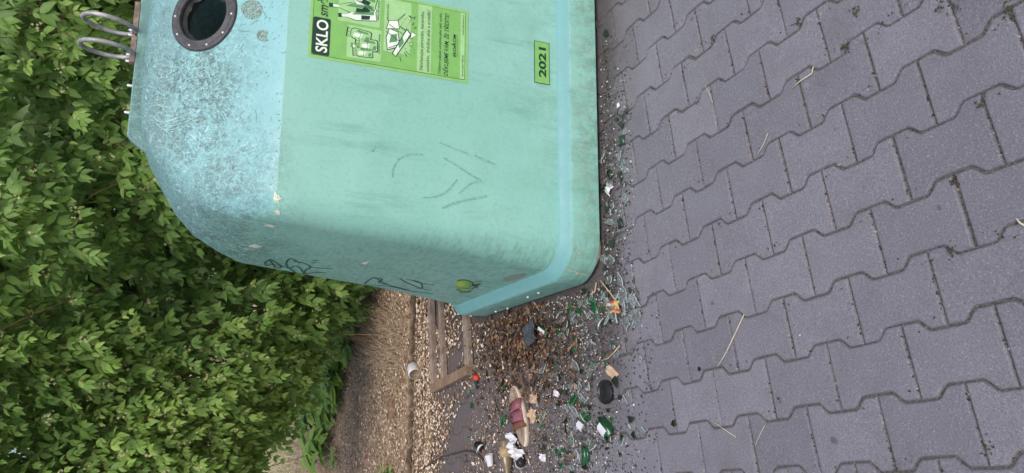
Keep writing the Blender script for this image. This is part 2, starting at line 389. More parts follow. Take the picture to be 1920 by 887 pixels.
# skirt with its sloping ledge
def skl(off, z, r=.155): return ring(off, off, D_-off, r-off*.3, z, 8)
v, f = loft([skl(.03,.10), skl(.022,.021), skl(.016,.016), skl(.004,.016), skl(0,.020), skl(.001,.135), skl(.003,.143), skl(.007,.147), skl(.012,.149),
             skl(.034,.1695), skl(.039,.174), skl(.055,.178)], False)
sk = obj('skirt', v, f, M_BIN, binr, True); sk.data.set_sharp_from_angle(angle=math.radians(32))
skb = BVHTree.FromPolygons([Vector(q) for q in v], f)
for q in [(1010,549),(952,578),(930,584),(990,557)]:
    p_, n_ = onbody(*q, .0, skb)
    if p_ is not None:
        mb = MB(); mb.lathe([(.0001,.006),(.006,.005),(.0085,.0015),(.0085,-.002)], 6, p_+Vector((-1,0,0))*0, n_.to_track_quat('Z','Y').to_matrix() if n_.dot(Vector((-1,-.2,0)))>0 else (-n_).to_track_quat('Z','Y').to_matrix())
        mb.build('bolt', M_BOLT, sk, True)
M_FOOT = simple('worn_foot', lin(172,142,128), .8, .2, var=.35, scale=40)
for fx, fy in ((.118,.092),(W_-.118,.092),(.10,D_-.14),(W_-.10,D_-.14)):
    mb = MB(); mb.lathe([(.0001,.002),(.078,.002),(.084,.012),(.082,.028),(.070,.034),(.0001,.034)], 28, (fx,fy,0)); mb.build('foot', M_FOOT, binr, True)
# ridge flange across the top with hinge bar and lifting rings
FY = .60
prof = [(.415,1.535),(.455,1.592),(.475,1.607),(W_-.475,1.607),(W_-.455,1.592),(W_-.415,1.535)]
v = [(x, FY+s*.014, z) for s in (-1, 1) for x, z in prof]; n = 6
f = [tuple(range(n)), tuple(range(n, 2*n))[::-1]]+[(i, n+i, n+(i+1) % n, (i+1) % n) for i in range(n)]
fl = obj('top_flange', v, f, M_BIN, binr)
md = fl.modifiers.new('bev','BEVEL'); md.width = .004; md.segments = 2
mb = MB()
for x0, x1 in ((.745,.845),(.855,.975)): mb.box(((x0+x1)/2, FY, 1.616), (x1-x0, .03, .017))
hb = mb.build('hinge_bar', M_RUST, binr)
for x in (.75,.775,.85,.868,.66,.56): 
    mb = MB(); mb.lathe([(.0001,.012),(.0035,.011),(.0055,.008),(.0055,-.01)], 8, (x, FY-.0, 1.612 if x < .7 else 1.625)); mb.build('bolt', M_BOLT, hb, True)
for cx, tilt in ((.876,.10),(.782,.04)):
    pts = []
    for i in range(40):
        a = 2*math.pi*i/40; q = Vector((0, .079*math.cos(a), .083*math.sin(a)))
        q = Matrix.Rotation(tilt, 3, 'Y')@Matrix.Rotation(-.10, 3, 'Z')@q; pts.append(Vector((cx, FY, 1.696))+q)
    mb = MB(); mb.tube(pts, .0078, 12, closed=True); mb.build('lifting_ring', M_STEEL, binr, True)

# ---- stickers, built flat on the leaning front face
KF = (.130-.0445)/(1.165-.172)
def fp(x, z, e): return (x, .0445+KF*(z-.172)-e, z)
def ink(name, rgb, r=.5): return simple(name, rgb, r, .35, var=.08, scale=30, bump=.02)
I_GRN = ink('sticker_green', lin(128,186,104)); I_PALE = ink('sticker_pale_green', lin(160,208,146)); I_INK = ink('sticker_ink', lin(34,62,52)); I_WHT = ink('sticker_white', lin(226,240,226))
I_MID = ink('sticker_midgreen', lin(96,150,104)); I_RIM = ink('sticker_rim', lin(140,194,116))
def poly(pts, e, mb, m):
    tri = tessellate_polygon([[Vector((x, z, 0)) for x, z in pts]])
    mb.add([fp(x, z, e) for x, z in pts], tri, m)
def rect(x0, z0, x1, z1, e, mb, m, r=0):
    if r <= 0: poly([(x0,z0),(x1,z0),(x1,z1),(x0,z1)], e, mb, m); return
    pts = []
    for cx, cz, a0 in ((x1-r,z0+r,-90),(x1-r,z1-r,0),(x0+r,z1-r,90),(x0+r,z0+r,180)):
        for k in range(5): a = math.radians(a0+k*22.5); pts.append((cx+r*math.cos(a), cz+r*math.sin(a)))
    poly(pts, e, mb, m)
def line(pts, w, e, mb, m):
    for (x0,z0),(x1,z1) in zip(pts, pts[1:]):
        d = Vector((x1-x0, z1-z0)); 
        if d.length < 1e-6: continue
        d.normalize(); nx_, nz_ = -d.y*w/2, d.x*w/2; d *= w*.3
        poly([(x0-d.x+nx_,z0-d.y+nz_),(x0-d.x-nx_,z0-d.y-nz_),(x1+d.x-nx_,z1+d.y-nz_),(x1+d.x+nx_,z1+d.y+nz_)], e, mb, m)
STI = [I_GRN, I_PALE, I_INK, I_WHT, I_MID, I_RIM]
def text(s, x, z, h, wid, e, mat, parent, name='lettering', shear=0.0, bold=0.0):
    cu = bpy.data.curves.new('t', 'FONT'); cu.body = s; cu.size = 1; cu.offset = bold; cu.shear = shear; cu.fill_mode = 'FRONT'; cu.resolution_u = 4
    o = bpy.data.objects.new('t', cu); COL.objects.link(o); bpy.context.view_layer.update()
    me = bpy.data.meshes.new_from_object(o.evaluated_get(bpy.context.evaluated_depsgraph_get())); bpy.data.objects.remove(o)
    co = [v.co.copy() for v in me.vertices]; x0 = min(c.x for c in co); x1 = max(c.x for c in co)
    k = wid/(x1-x0) if wid else h/.73
    for v, c in zip(me.vertices, co): v.co = fp(x+(c.x-x0)*k, z+c.y*h/.73, e)
    me.materials.clear(); me.materials.append(mat); me.name = name
    r = bpy.data.objects.new(name, me); COL.objects.link(r); r.parent = parent; return r
mb = MB(); rect(.690,.537,.972,1.096,.0012,mb,5,.004)
st = mb.build('info_sticker', STI, binr); st['label'] = 'tall green sticker headed SKLO with drawings of jars, bottles and broken glass'
mb = MB()
rect(.700,.548,.962,1.087,.0018,mb,2); rect(.7013,.5493,.9607,1.0857,.0023,mb,0)
rect(.712,.855,.829,.972,.0028,mb,1,.006); rect(.838,.862,.958,1.005,.0028,mb,1,.006); rect(.756,.752,.955,.848,.0028,mb,1,.006)
rect(.702,.676,.960,.727,.0028,mb,1); rect(.702,.550,.960,.567,.0028,mb,1)
rect(.702,1.028,.836,1.0855,.0028,mb,2,.007)
def jar(cx, cz, w, h, ang=0):
    def T(q): a = math.radians(ang); return (cx+q[0]*math.cos(a)-q[1]*math.sin(a), cz+q[0]*math.sin(a)+q[1]*math.cos(a))
    out = [(-.5,-.42),(-.42,-.5),(.42,-.5),(.5,-.42),(.5,.22),(.36,.32),(.36,.36),(.42,.37),(.42,.5),(-.42,.5),(-.42,.37),(-.36,.36),(-.36,.32),(-.5,.22)]
    P = lambda k: [T((x*w*k, z*h*(k+(1-k)*.3))) for x, z in out]
    poly(P(1.10), .0030, mb, 2); poly(P(.96), .0034, mb, 1)
    poly([T((x*w,z*h)) for x,z in ((-.3,-.1),(.1,-.15),(.05,.2),(-.28,.25))], .0038, mb, 3)
    poly([T((x*w,z*h)) for x,z in ((.18,-.4),(.38,-.35),(.38,.1),(.22,.15))], .0038, mb, 4)
    poly([T((x*w,z*h)) for x,z in ((-.4,-.42),(.0,-.45),(-.05,-.3),(-.4,-.25))], .0038, mb, 4)
    line([T((-.34*w,.36*h)),T((.34*w,.36*h))], .0016, .0042, mb, 2); line([T((-.44*w,.0)),T((-.1*w,-.06*h)),T((.44*w,.02*h))], .0012, .0042, mb, 2)
    for t in (-.25,0,.25): line([T((t*w,.4*h)),T((t*w,.48*h))], .0012, .0042, mb, 2)
jar(.738,.917,.034,.066,4); jar(.800,.932,.038,.080,-6); jar(.767,.905,.042,.074,2)
jar(.757,.945,.018,.026,0)
def bottle(cx, cz, w, h, ang, fill=1):
    def T(q): a = math.radians(ang); return (cx+q[0]*math.cos(a)-q[1]*math.sin(a), cz+q[0]*math.sin(a)+q[1]*math.cos(a))
    out = [(-.5,-.5),(.5,-.5),(.5,.05),(.18,.28),(.16,.46),(.2,.5),(-.2,.5),(-.16,.46),(-.18,.28),(-.5,.05)]
    poly([T((x*(w+.004),z*(h+.004))) for x,z in out], .0030, mb, 2); poly([T((x*(w-.001),z*(h-.001))) for x,z in out], .0034, mb, fill)
    poly([T((x*w,z*h)) for x,z in ((-.42,-.3),(.0,-.34),(.05,-.1),(-.42,-.08))], .0038, mb, 2)
    poly([T((x*w,z*h)) for x,z in ((.1,-.45),(.42,-.45),(.42,.02),(.12,.15))], .0038, mb, 4)
    poly([T((x*w,z*h)) for x,z in ((-.1,.3),(.1,.3),(.1,.42),(-.1,.42))], .0038, mb, 3)
    poly([T((x*w,z*h)) for x,z in ((-.2,.43),(.2,.43),(.2,.51),(-.2,.51))], .0042, mb, 2)
bottle(.868,.940,.034,.128,10,3); bottle(.893,.960,.034,.150,4,1); bottle(.935,.935,.036,.115,-12,1); bottle(.912,.926,.032,.100,-30,3)
def shard(pts, fill):
    cx = sum(p[0] for p in pts)/len(pts); cz = sum(p[1] for p in pts)/len(pts)
    poly([(cx+(x-cx)*1.08+(.0012 if x > cx else -.0012), cz+(z-cz)*1.08+(.0012 if z > cz else -.0012)) for x, z in pts], .0030, mb, 2); poly(pts, .0034, mb, fill)
shard([(.765,.832),(.808,.838),(.842,.828),(.835,.800),(.785,.790)], 3); shard([(.842,.838),(.872,.830),(.878,.800),(.85,.795)], 3)
mb.add([fp(x,z,.0038) for x,z in ((.790,.828),(.822,.822),(.828,.802),(.800,.800))], [(0,1,2,3)], 4)
poly([(.742,.803),(.752,.818),(.855,.768),(.835,.750)], .0040, mb, 2); poly([(.745,.804),(.753,.814),(.849,.767),(.835,.755)], .0044, mb, 3)
poly([(.775,.792),(.79,.797),(.82,.782),(.80,.776)], .0047, mb, 4)
shard([(.86,.79),(.905,.762),(.897,.752),(.85,.772)], 1); shard([(.822,.752),(.845,.750),(.838,.732)], 3); shard([(.792,.748),(.802,.758),(.806,.744)], 1)
for a, b in (((.765,.775),(.75,.765)),((.77,.770),(.758,.754)),((.86,.742),(.868,.733)),((.872,.748),(.884,.742)),((.90,.748),(.905,.738)),((.745,.79),(.730,.786)),((.83,.84),(.80,.79)),((.858,.83),(.83,.78)),((.77,.83),(.79,.795)),((.88,.80),(.91,.775))): line([a, b], .0018, .0048, mb, 2)
for i in range(26):
    x = random.uniform(.75,.91); z = random.uniform(.737,.79) ; r = random.uniform(.001,.0022); poly([(x-r,z-r),(x+r,z-r*.5),(x,z+r)], .0046, mb, 2)
mb.build('printed_drawings', STI, st)
text('SKLO', .712, 1.037, .038, .116, .0036, I_WHT, st, bold=.02)
text('směsné', .842, 1.040, .034, .112, .0036, I_INK, st, shear=.25, bold=.008)
text('skleněné nádoby', .742, .8595, .008, .074, .0036, I_INK, st, shear=.2)
text('lahve od nápojů', .866, .8665, .008, .074, .0036, I_INK, st, shear=.2)
text('tabulové sklo', .872, .8335, .008, .062, .0036, I_INK, st, shear=.2)
text('Nevhazujte porcelán, keramiku,', .708, .7065, .0125, .226, .0036, I_INK, st, shear=.25)
text('autosklo, drátěné sklo a zrcadla!', .706, .6830, .0125, .236, .0036, I_INK, st, shear=.25)
text('Tříděním odpadu umožníte jeho další využití.', .706, .6405, .0095, .236, .0036, I_INK, st, shear=.2)
text('DĚKUJEME VÁM, ŽE TŘÍDÍTE!', .704, .6130, .0155, .240, .0036, I_INK, st, shear=.3, bold=.004)
text('EKO', .783, .5845, .0115, .034, .0036, I_INK, st, bold=.012); text('KOM', .828, .5845, .0115, .040, .0036, I_INK, st, bold=.012)
mb = MB(); line([(.818,.592),(.822,.585),(.829,.601)], .0028, .0040, mb, 2); line([(.785,.5795),(.868,.5795)], .0009, .0036, mb, 2); mb.build('logo_tick', STI, st)
text('www.jaktridit.cz', .712, .5548, .0075, .082, .0036, I_INK, st, shear=.2); text('www.ekokom.cz', .872, .5548, .0075, .080, .0036, I_INK, st, shear=.2)
mb = MB(); rect(.738,.2045,.910,.2695,.0012,mb,2); rect(.7405,.207,.9075,.267,.0018,mb,0)
ys_ = mb.build('year_sticker', STI, binr); ys_['label'] = 'small green sticker with a dark border reading 2021'
text('2021', .764, .2215, .030, .122, .0028, I_INK, ys_, bold=.03)

# ---- marks that sit on the shell
def paint(name, rgb, r=.7): return simple(name, rgb, r, .25, var=.3, scale=120, bump=.05)
def ribbon(mb, px, w, e=.0012, m=0, sub=4):
    P = []
    for (x0,y0),(x1,y1) in zip(px, px[1:]):
        for i in range(sub): t = i/sub; P.append((x0+(x1-x0)*t, y0+(y1-y0)*t))
    P.append(px[-1]); H = [onbody(x, y, e) for x, y in P]
    H = [h for h in H if h[0] is not None]
    if len(H) < 2: return
    v = []
    for i, (p, n) in enumerate(H):
        t = (H[min(i+1, len(H)-1)][0]-H[max(i-1, 0)][0])
        if t.length > .12: return
        s_ = n.cross(t).normalized()*w/2*(random.uniform(.7,1.1)); v += [p+s_, p-s_]
    mb.add(v, [(2*i, 2*i+2, 2*i+3, 2*i+1) for i in range(len(H)-1)], m)
def smooth(pts, n=5):
    out = []; P = [pts[0]]+list(pts)+[pts[-1]]
    for i in range(1, len(P)-2):
        for k in range(n):
            t = k/n; out.append(tuple(.5*((2*P[i][a])+(-P[i-1][a]+P[i+1][a])*t+(2*P[i-1][a]-5*P[i][a]+4*P[i+1][a]-P[i+2][a])*t*t+(-P[i-1][a]+3*P[i][a]-3*P[i+1][a]+P[i+2][a])*t**3) for a in (0,1)))
    return out+[pts[-1]]
def Q(x, y): return (440+x*.2604, 440+y*.2604)      # coordinates read off an enlarged view of the left flank
mb = MB()
for st_ in ([(250,180),(220,200),(230,222),(270,212),(320,225),(335,232),(310,240),(290,232),(250,175)],
            [(215,285),(220,250),(280,250),(300,275),(330,290),(350,270),(400,290),(450,292),(485,315)], [(225,285),(290,285),(340,290)],
            [(470,205),(410,172),(380,185),(372,215),(395,240),(430,225),(470,240),(500,290),(450,280),(400,245),(340,225),(260,175)],
            [(420,190),(500,205),(545,232),(510,255),(505,280),(530,298),(570,318)], [(545,232),(620,240),(700,244)], [(515,280),(600,270),(660,276)],
            [(560,183),(600,184)], [(555,200),(585,201)]):
    ribbon(mb, smooth([Q(*q) for q in st_]), .0085, sub=1)
for st_ in ([(930,355),(1000,310),(1080,350),(1180,385),(1300,410),(1430,425)], [(990,305),(1060,320),(1040,345),(1120,365),(1230,392)], [(1190,315),(1240,345),(1340,385),(1420,400)],
            [(1230,320),(1330,340),(1350,380),(1310,385)], [(940,360),(1100,370),(1260,400)], [(1280,330),(1350,350),(1440,362)]):
    ribbon(mb, smooth([Q(*q) for q in st_]), .0075, sub=1)
g = mb.build('marker_graffiti', paint('faded_black_marker', lin(58,94,84)), binr); g['label'] = 'faded black marker scrawl on the left flank'
mb = MB()
for st_ in ([(735,250),(860,225)], [(740,212),(830,262),(870,270),(980,258),(1110,246)], [(780,298),(865,280)], [(700,300),(720,330),(700,305),(790,292),(855,318)], [(560,325),(700,340),(860,365),(930,378)],
            [(935,340),(895,352),(900,372),(935,378)], [(1000,195),(1060,225),(1110,245)], [(560,345),(880,378)], [(730,220),(800,240),(850,270)]):
    ribbon(mb, smooth([Q(*q) for q in st_]), .0022, sub=1)
g = mb.build('scratch_drawing', paint('pale_scratch', lin(172,214,200)), binr); g['label'] = 'thin pale scratched scribble on the left flank'
def Q3(x, y): return (680+x*.2254, 220+y*.2254)
mb = MB()
for st_, w_ in (([(250,500),(250,440),(290,360),(340,325),(420,308),(500,312)], .006), ([(580,665),(640,650),(700,615),(785,520)], .007), ([(670,335),(780,400),(860,455),(985,530)], .008), ([(985,530),(900,550),(800,635)], .007),
            ([(660,755),(760,715),(860,690),(1030,655)], .009), ([(930,315),(1010,355),(1105,395)], .009), ([(640,210),(760,260),(870,300)], .006), ([(80,290),(98,235)], .008), ([(500,670),(580,665)], .004)):
    ribbon(mb, smooth([Q3(*q) for q in st_], 4), w_, sub=2)
g = mb.build('dirt_scrawl', paint('smeared_dirt', lin(128,183,167)), binr); g['label'] = 'faint scrawled smear on the front face'
def patch(mb, c, pts, e=.0014, m=0):
    cc, _ = onbody(c[0], c[1], e)
    if cc is None: return
    r = [onbody(c[0]+x, c[1]+y, e)[0] for x, y in pts]
    if any(q is None for q in r): return
    mb.add([cc]+r, [(0, i+1, (i+1) % len(r)+1) for i in range(len(r))], m)
def blob(rx, ry, n=26, j=.12): return [(rx*math.cos(2*math.pi*i/n)*random.uniform(1-j,1+j), ry*math.sin(2*math.pi*i/n)*random.uniform(1-j,1+j)) for i in range(n)]
mb = MB(); patch(mb, (473,18), blob(20,18,40,.05))
M_GLUE, gnt, gb = material('glue_residue'); k = N(gnt); c = k.coord()
k.put(gb.inputs['Base Color'], k.mix(k.ramp(k.noise(c, 160, 5, .85), .4, .6), lin(88,92,86), lin(140,178,172))); gb.inputs['Roughness'].default_value = .9
g = mb.build('glue_residue', M_GLUE, binr); g['label'] = 'round dark patch of sticker glue beside the opening'
mb = MB(); patch(mb, (492,67), [(-9,-8),(-2,-11),(10,-9),(9,0),(7,12),(-1,10),(-9,7),(-11,2)])
g = mb.build('glue_residue', M_GLUE, binr); g['label'] = 'small squarish grey patch of glue below the opening'
M_CHIP = paint('bare_pale_chip', lin(218,226,206))
for c_, ps in (((520,372), [(-5,-14),(0,-6),(3,-8),(5,-2),(9,0),(2,4),(4,8),(-4,8),(-7,0)]), ((522,398), [(-9,-3),(0,-5),(4,0),(3,5),(-4,3)]), ((506,423), [(-12,-1),(-2,-4),(14,1),(4,3)]),
               ((684,493), [(-9,0),(2,-3),(10,-5),(5,0),(2,3)]), ((477,460), [(-12,1),(0,-3),(16,2),(3,4)])):
    mb = MB(); patch(mb, c_, ps)
    if mb.v: mb.build('paint_chip', M_CHIP, binr)
# leaf-shaped round emblem low on the left flank
mb = MB(); cen = (872,539)
def el(rx, ry, dx=0, dy=0, n=30): return [(dx+rx*math.cos(2*math.pi*i/n)*(1.0 if math.cos(2*math.pi*i/n) < 0 else 1.0+.10*(math.cos(2*math.pi*i/n))**2), dy+ry*math.sin(2*math.pi*i/n)*(1-.15*math.cos(2*math.pi*i/n))) for i in range(n)]
patch(mb, (870,532), el(16,8.2), .0012, 2); patch(mb, (870,532), el(15,7.4), .0022, 0)
patch(mb, (863,531), el(9,5.5), .003, 1); patch(mb, (869,543), el(13,2.6), .0012, 0)
for x0,y0,x1,y1 in ((878,529,905,526),(876,533,900,532),(880,537,902,530),(885,540,898,533),(872,539,888,541),(866,544,880,548),(856,541,866,546),(884,531,896,539),(862,548,884,545)): ribbon(mb, [(x0,y0),(x1,y1)], .006, .0034, 2)
g = mb.build('round_emblem', [ink('emblem_green', lin(124,176,88)), ink('emblem_yellow', lin(166,190,90)), I_INK], binr); g['label'] = 'worn round green and yellow emblem with dark smudged lettering'
mb = MB(); patch(mb, (962,522), [(-20,3),(-14,-2),(0,-6),(16,-9),(28,-9),(20,-3),(5,2),(-10,6)])
g = mb.build('rusty_smear', paint('reddish_smear', lin(138,150,132)), binr)
# long fine scratches over the roof
mb = MB()
for i in range(260):
    if i < 170: x, y = random.gauss(375,55), abs(random.gauss(60,75))
    else: x, y = random.uniform(285,500), random.uniform(0,400)
    a = random.uniform(0, math.pi); L = random.uniform(6,26); cv = random.uniform(-.6,.6)
    pts = [(x+L*(t-.5)*math.cos(a+cv*t), y+L*(t-.5)*math.sin(a+cv*t)) for t in (0,.33,.66,1)]
    if any((q[0]-380)**2/62**2+(q[1]-33)**2/62**2 < 1 for q in pts): continue
    ribbon(mb, pts, random.uniform(.0008,.002), .0008, 0 if random.random() < .72 else 1, 1)
for x, y in ((285,225),(300,232),(293,240)):
    ribbon(mb, smooth([(x,y-8),(x+18,y+4),(x+45,y-2),(x+75,y-16)]), .002, .001)
mb.build('surface_scratches', [paint('light_scratch', lin(158,204,206)), paint('dark_scratch', lin(92,124,118))], binr)
# seam crack on the skirt corner
mb = MB()
def sk_rib(px, w, m=0):
    H = [onbody(x, y, .0012, skb) for x, y in px]
    if any(h[0] is None for h in H): return
    v = []
    for i, (p, n) in enumerate(H):
        t = H[min(i+1, len(H)-1)][0]-H[max(i-1, 0)][0]; s_ = n.cross(t).normalized()*w/2; v += [p+s_, p-s_]
    mb.add(v, [(2*i, 2*i+2, 2*i+3, 2*i+1) for i in range(len(H)-1)], m)
sk_rib([(1062,505),(1070,508),(1078,509),(1084,512),(1092,513),(1101,516)], .004); sk_rib([(1078,509),(1083,515)], .005)
for i in range(60):
    y = random.uniform(0,560); sk_rib([(random.uniform(1074,1112), y), (random.uniform(1074,1114), y+random.uniform(-10,10))], random.uniform(.0008,.002))
mb.build('skirt_scratches', paint('skirt_crack', lin(188,194,170)), sk)

# ================================================================== SHRUBS
def m_leaf(name, a, b_, c_, trans=.3):
    m, nt, b = material(name); k = N(nt); t = k.attr('tone')
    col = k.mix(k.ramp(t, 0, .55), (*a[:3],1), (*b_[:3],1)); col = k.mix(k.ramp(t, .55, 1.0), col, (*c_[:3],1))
    col = k.mix(k.ramp(k.noise(k.coord(), 60, 3), .35, .7, 0, .3), col, (*a[:3],1))
    k.put(b.inputs['Base Color'], col); b.inputs['Roughness'].default_value = .48; b.inputs['Specular IOR Level'].default_value = .35
    tr = k.n('ShaderNodeBsdfTranslucent'); k.put(tr.inputs[0], k.mix(.5, col, (.25,.42,.06,1)))
    mx = k.n('ShaderNodeMixShader'); mx.inputs[0].default_value = trans
    out = nt.nodes['Material Output']; k.put(mx.inputs[1], b.outputs[0]); k.put(mx.inputs[2], tr.outputs[0]); k.put(out.inputs[0], mx.outputs[0]); return m
M_LEAF = m_leaf('green_leaf', (.09,.18,.042), (.19,.34,.075), (.34,.50,.11), .40)
M_TWIG = simple('twig_bark', lin(120,98,72), .85, .2, var=.35)
M_BLOS = simple('pale_blossom', (.55,.52,.28), .7, .2, var=.3)
# leaf template: ovate, pointed, folded along the midrib, tip curling down; x along, y across, z up
LT = [(0,0,0),(.18,.26,.03),(.18,-.26,.03),(.45,.36,.05),(.45,-.36,.05),(.74,.22,.01),(.74,-.22,.01),(1,0,-.10),(.18,0,-.01),(.45,0,-.02),(.74,0,-.05)]
LFc = [(0,8,1),(0,2,8),(8,9,3,1),(8,2,4,9),(9,10,5,3),(9,4,6,10),(10,7,5),(10,6,7)]
LTn = np.array(LT)
class Leaves:
    def __init__(s): s.V = []; s.F = []; s.T = []; s.n = 0
    def add(s, p, ax, nrm, L, wd, tone, curl=1.0):
        ax = ax/np.linalg.norm(ax); y = np.cross(nrm, ax); ny_ = np.linalg.norm(y)
        if ny_ < 1e-4: return
        y /= ny_; z = np.cross(ax, y)
        q = LTn.copy(); q[:,2] *= curl
        s.V.append(p + (q[:,:1]*ax*L + q[:,1:2]*y*wd + q[:,2:]*z*L))
        s.F += [tuple(i+s.n for i in f) for f in LFc]; s.T += [tone]*len(LFc); s.n += len(LT)
    def build(s, name, mat, parent=None):
        return obj(name, np.concatenate(s.V).tolist(), s.F, mat, parent, True, None, s.T)
def npv(v): return np.array(v, float)
def lump(x, z, seed):
    return .5*math.sin(x*2.7+seed)*math.sin(z*3.1+seed*2.1)+.32*math.sin(x*5.9+z*3.3+seed)+.2*math.sin(z*8.3-x*6.1+seed*3)
def shrub(name, label, x0, x1, depth_fn, zlo_fn, zhi, n_spray, seed, cat='shrub', size=(.046,.090), layer=.55, nrm_bias=(0,-.75,.65), tonebias=0, blos=30, relief=.20, group=None):
    """hanging sprays of opposite leaves over an uneven mantle; deeper sprays fill the inside"""
    R = np.random.default_rng(seed); root = empty(name, (( x0+x1)/2, depth_fn(.0, (x0+x1)/2)+.5, 0)); tag(root, label, cat, group)
    off = npv(root.location); Lf = Leaves(); tw = MB(); bl = MB()
    for i in range(n_spray):
        x = R.uniform(x0, x1); z = zlo_fn(x) + (zhi-zlo_fn(x))*R.uniform(0, 1)
        lay = R.random()**1.5*layer
        lu = lump(x, z, seed)
        if lay < .12 and lu < -.28 and R.random() < .75: continue       # hollows in the mantle
        y = depth_fn(z, x) - relief*lu + lay
        p = npv((x, y, z)); a = npv((R.normal(0,.55), R.normal(-.45,.35), R.normal(-.45,.45))); a /= np.linalg.norm(a)
        n_ = int(R.integers(2, 6)); st = R.uniform(.028,.045); pts = [p]
        side0 = np.cross(a, npv(nrm_bias)); side0 /= np.linalg.norm(side0)+1e-6
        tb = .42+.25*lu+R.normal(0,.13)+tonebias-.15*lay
        sc = R.uniform(.75,1.15)
        for j in range(n_):
            a = a+npv((0,0,-.07)); a /= np.linalg.norm(a); p = p+a*st; pts.append(p)
            sz = R.uniform(*size)*sc*(.65+.35*math.sin(math.pi*(j+1)/(n_+.6)))
            for sgn in (-1, 1):
                if R.random() < .12: continue
                ax = a*.5+side0*sgn*.68+npv((0,-.12,-.50))+R.normal(0,.16,3)
                nr = npv(nrm_bias)+R.normal(0,.30,3)
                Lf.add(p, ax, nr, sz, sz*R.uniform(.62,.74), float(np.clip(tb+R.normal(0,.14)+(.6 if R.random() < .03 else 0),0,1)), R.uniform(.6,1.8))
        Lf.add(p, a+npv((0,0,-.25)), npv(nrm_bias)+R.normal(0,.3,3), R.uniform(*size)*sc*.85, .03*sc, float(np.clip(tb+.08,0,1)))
        if lay < .2: tw.tube([Vector(pts[0]-a*.05)]+[Vector(q) for q in pts], .0013, 3, cap=False)
        if lay < .15 and R.random() < blos/100:
            c = pts[-1]+npv((R.normal(0,.015), -.015, .012))
            for q in range(int(R.integers(3,8))):
                d = c+R.normal(0,.011,3); r = R.uniform(.004,.008)
                for w_ in range(4):
                    t0 = w_*math.pi/2+R.uniform(0,.5); u = npv((math.cos(t0), -.25, math.sin(t0)))*r; vv = npv((-math.sin(t0), 0, math.cos(t0)))*r*.35
                    bl.add([d, d+u*.6+vv, d+u, d+u*.6-vv], [(0,1,2,3)])
            tw.tube([Vector(pts[-1]), Vector(c)], .0008, 3, cap=False)
    f = Lf.build('foliage', M_LEAF, root); f.location = tuple(-off)
    # inner branches rising from the ground and arching forward
    for i in range(12):
        bx = R.uniform(max(x0, -1.0), x1); by = depth_fn(.3, bx)+R.uniform(.35,1.0); tx = bx+R.normal(0,.5); tz = R.uniform(1.0, zhi)
        P = [Vector((bx+(tx-bx)*t**1.3, by+(depth_fn(tz,tx)+.15-by)*t**1.6, tz*math.sin(t*1.45)/.99)) for t in np.linspace(0,1,10)]
        tw.tube(P, [.010-.008*t for t in np.linspace(0,1,10)], 6)
    for i in range(26):      # arching shoots that show between the leaves
        bx = R.uniform(x0, x1); bz = R.uniform(max(.5, zlo_fn(bx)+.2), zhi); L_ = R.uniform(.3,.9); sx = R.choice((-1,1))*R.uniform(.3,1); P = []
        for t in np.linspace(0,1,9):
            zz = bz-L_*.55*t*t-.1*t; xx = bx+sx*L_*.6*t; P.append(Vector((xx, depth_fn(zz, xx)+.10-.12*math.sin(math.pi*t)-relief*.6*lump(xx, zz, seed), zz)))
        tw.tube(P, [.0036-.0022*t for t in np.linspace(0,1,9)], 5)
    t_ = tw.build('branches', M_TWIG, root, True); t_.location = tuple(-off)
    if bl.v: b_ = bl.build('blossoms', M_BLOS, root); b_.location = tuple(-off)
    return root
def dA(z, x): return 3.62 + max(0, 2.2-z)*.42 + max(0, 1.2-z)*.35 + max(0, -.2-x)*.12
def zloA(x): return .10 + max(0, -.45-x)*.55
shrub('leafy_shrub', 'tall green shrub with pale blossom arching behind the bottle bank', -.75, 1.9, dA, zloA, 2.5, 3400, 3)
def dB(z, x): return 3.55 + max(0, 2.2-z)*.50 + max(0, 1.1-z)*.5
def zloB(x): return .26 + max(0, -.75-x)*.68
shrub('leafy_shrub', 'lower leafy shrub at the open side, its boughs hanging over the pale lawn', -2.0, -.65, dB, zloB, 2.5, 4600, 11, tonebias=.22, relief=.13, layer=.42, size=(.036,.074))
# the dark thicket farther back: one mass, nothing countable
Lf = Leaves(); R = np.random.default_rng(5)
for i in range(21000):
    x = R.uniform(-1.6, 3.4); z = R.uniform(.12, 3.0)
    if x < -.5 and z < .7+(-.5-x)*1.1: continue
    y = 4.75+R.uniform(0,.7)+(.35 if z < 1 else 0)+.2*lump(x, z, 2)
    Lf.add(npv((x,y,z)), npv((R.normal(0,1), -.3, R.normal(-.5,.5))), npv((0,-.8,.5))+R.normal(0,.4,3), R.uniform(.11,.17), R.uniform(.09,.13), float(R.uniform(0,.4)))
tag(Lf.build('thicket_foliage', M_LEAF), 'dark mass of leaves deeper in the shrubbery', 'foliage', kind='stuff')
# reddish clump up in the corner
Lf = Leaves()
M_RED = m_leaf('reddish_leaf', lin(92,60,52), lin(150,104,94), lin(190,146,134), .2)
for i in range(260):
    c = G(30+R.normal(0,32), 12+R.normal(0,26), 0); d = ray(45+R.normal(0,36), 14+R.normal(0,16)); d /= d.y; p = CAM+d*(3.95+R.uniform(-.12,.25))
    Lf.add(npv(p), R.normal(0,1,3)+npv((0,0,-.4)), npv((0,-.8,.5))+R.normal(0,.4,3), R.uniform(.018,.032), R.uniform(.012,.02), float(R.uniform(0,1)))
o = Lf.build('withered_spray', M_RED); tag(o, 'reddish withered flower spray high in the shrub above the lifting rings', 'foliage')
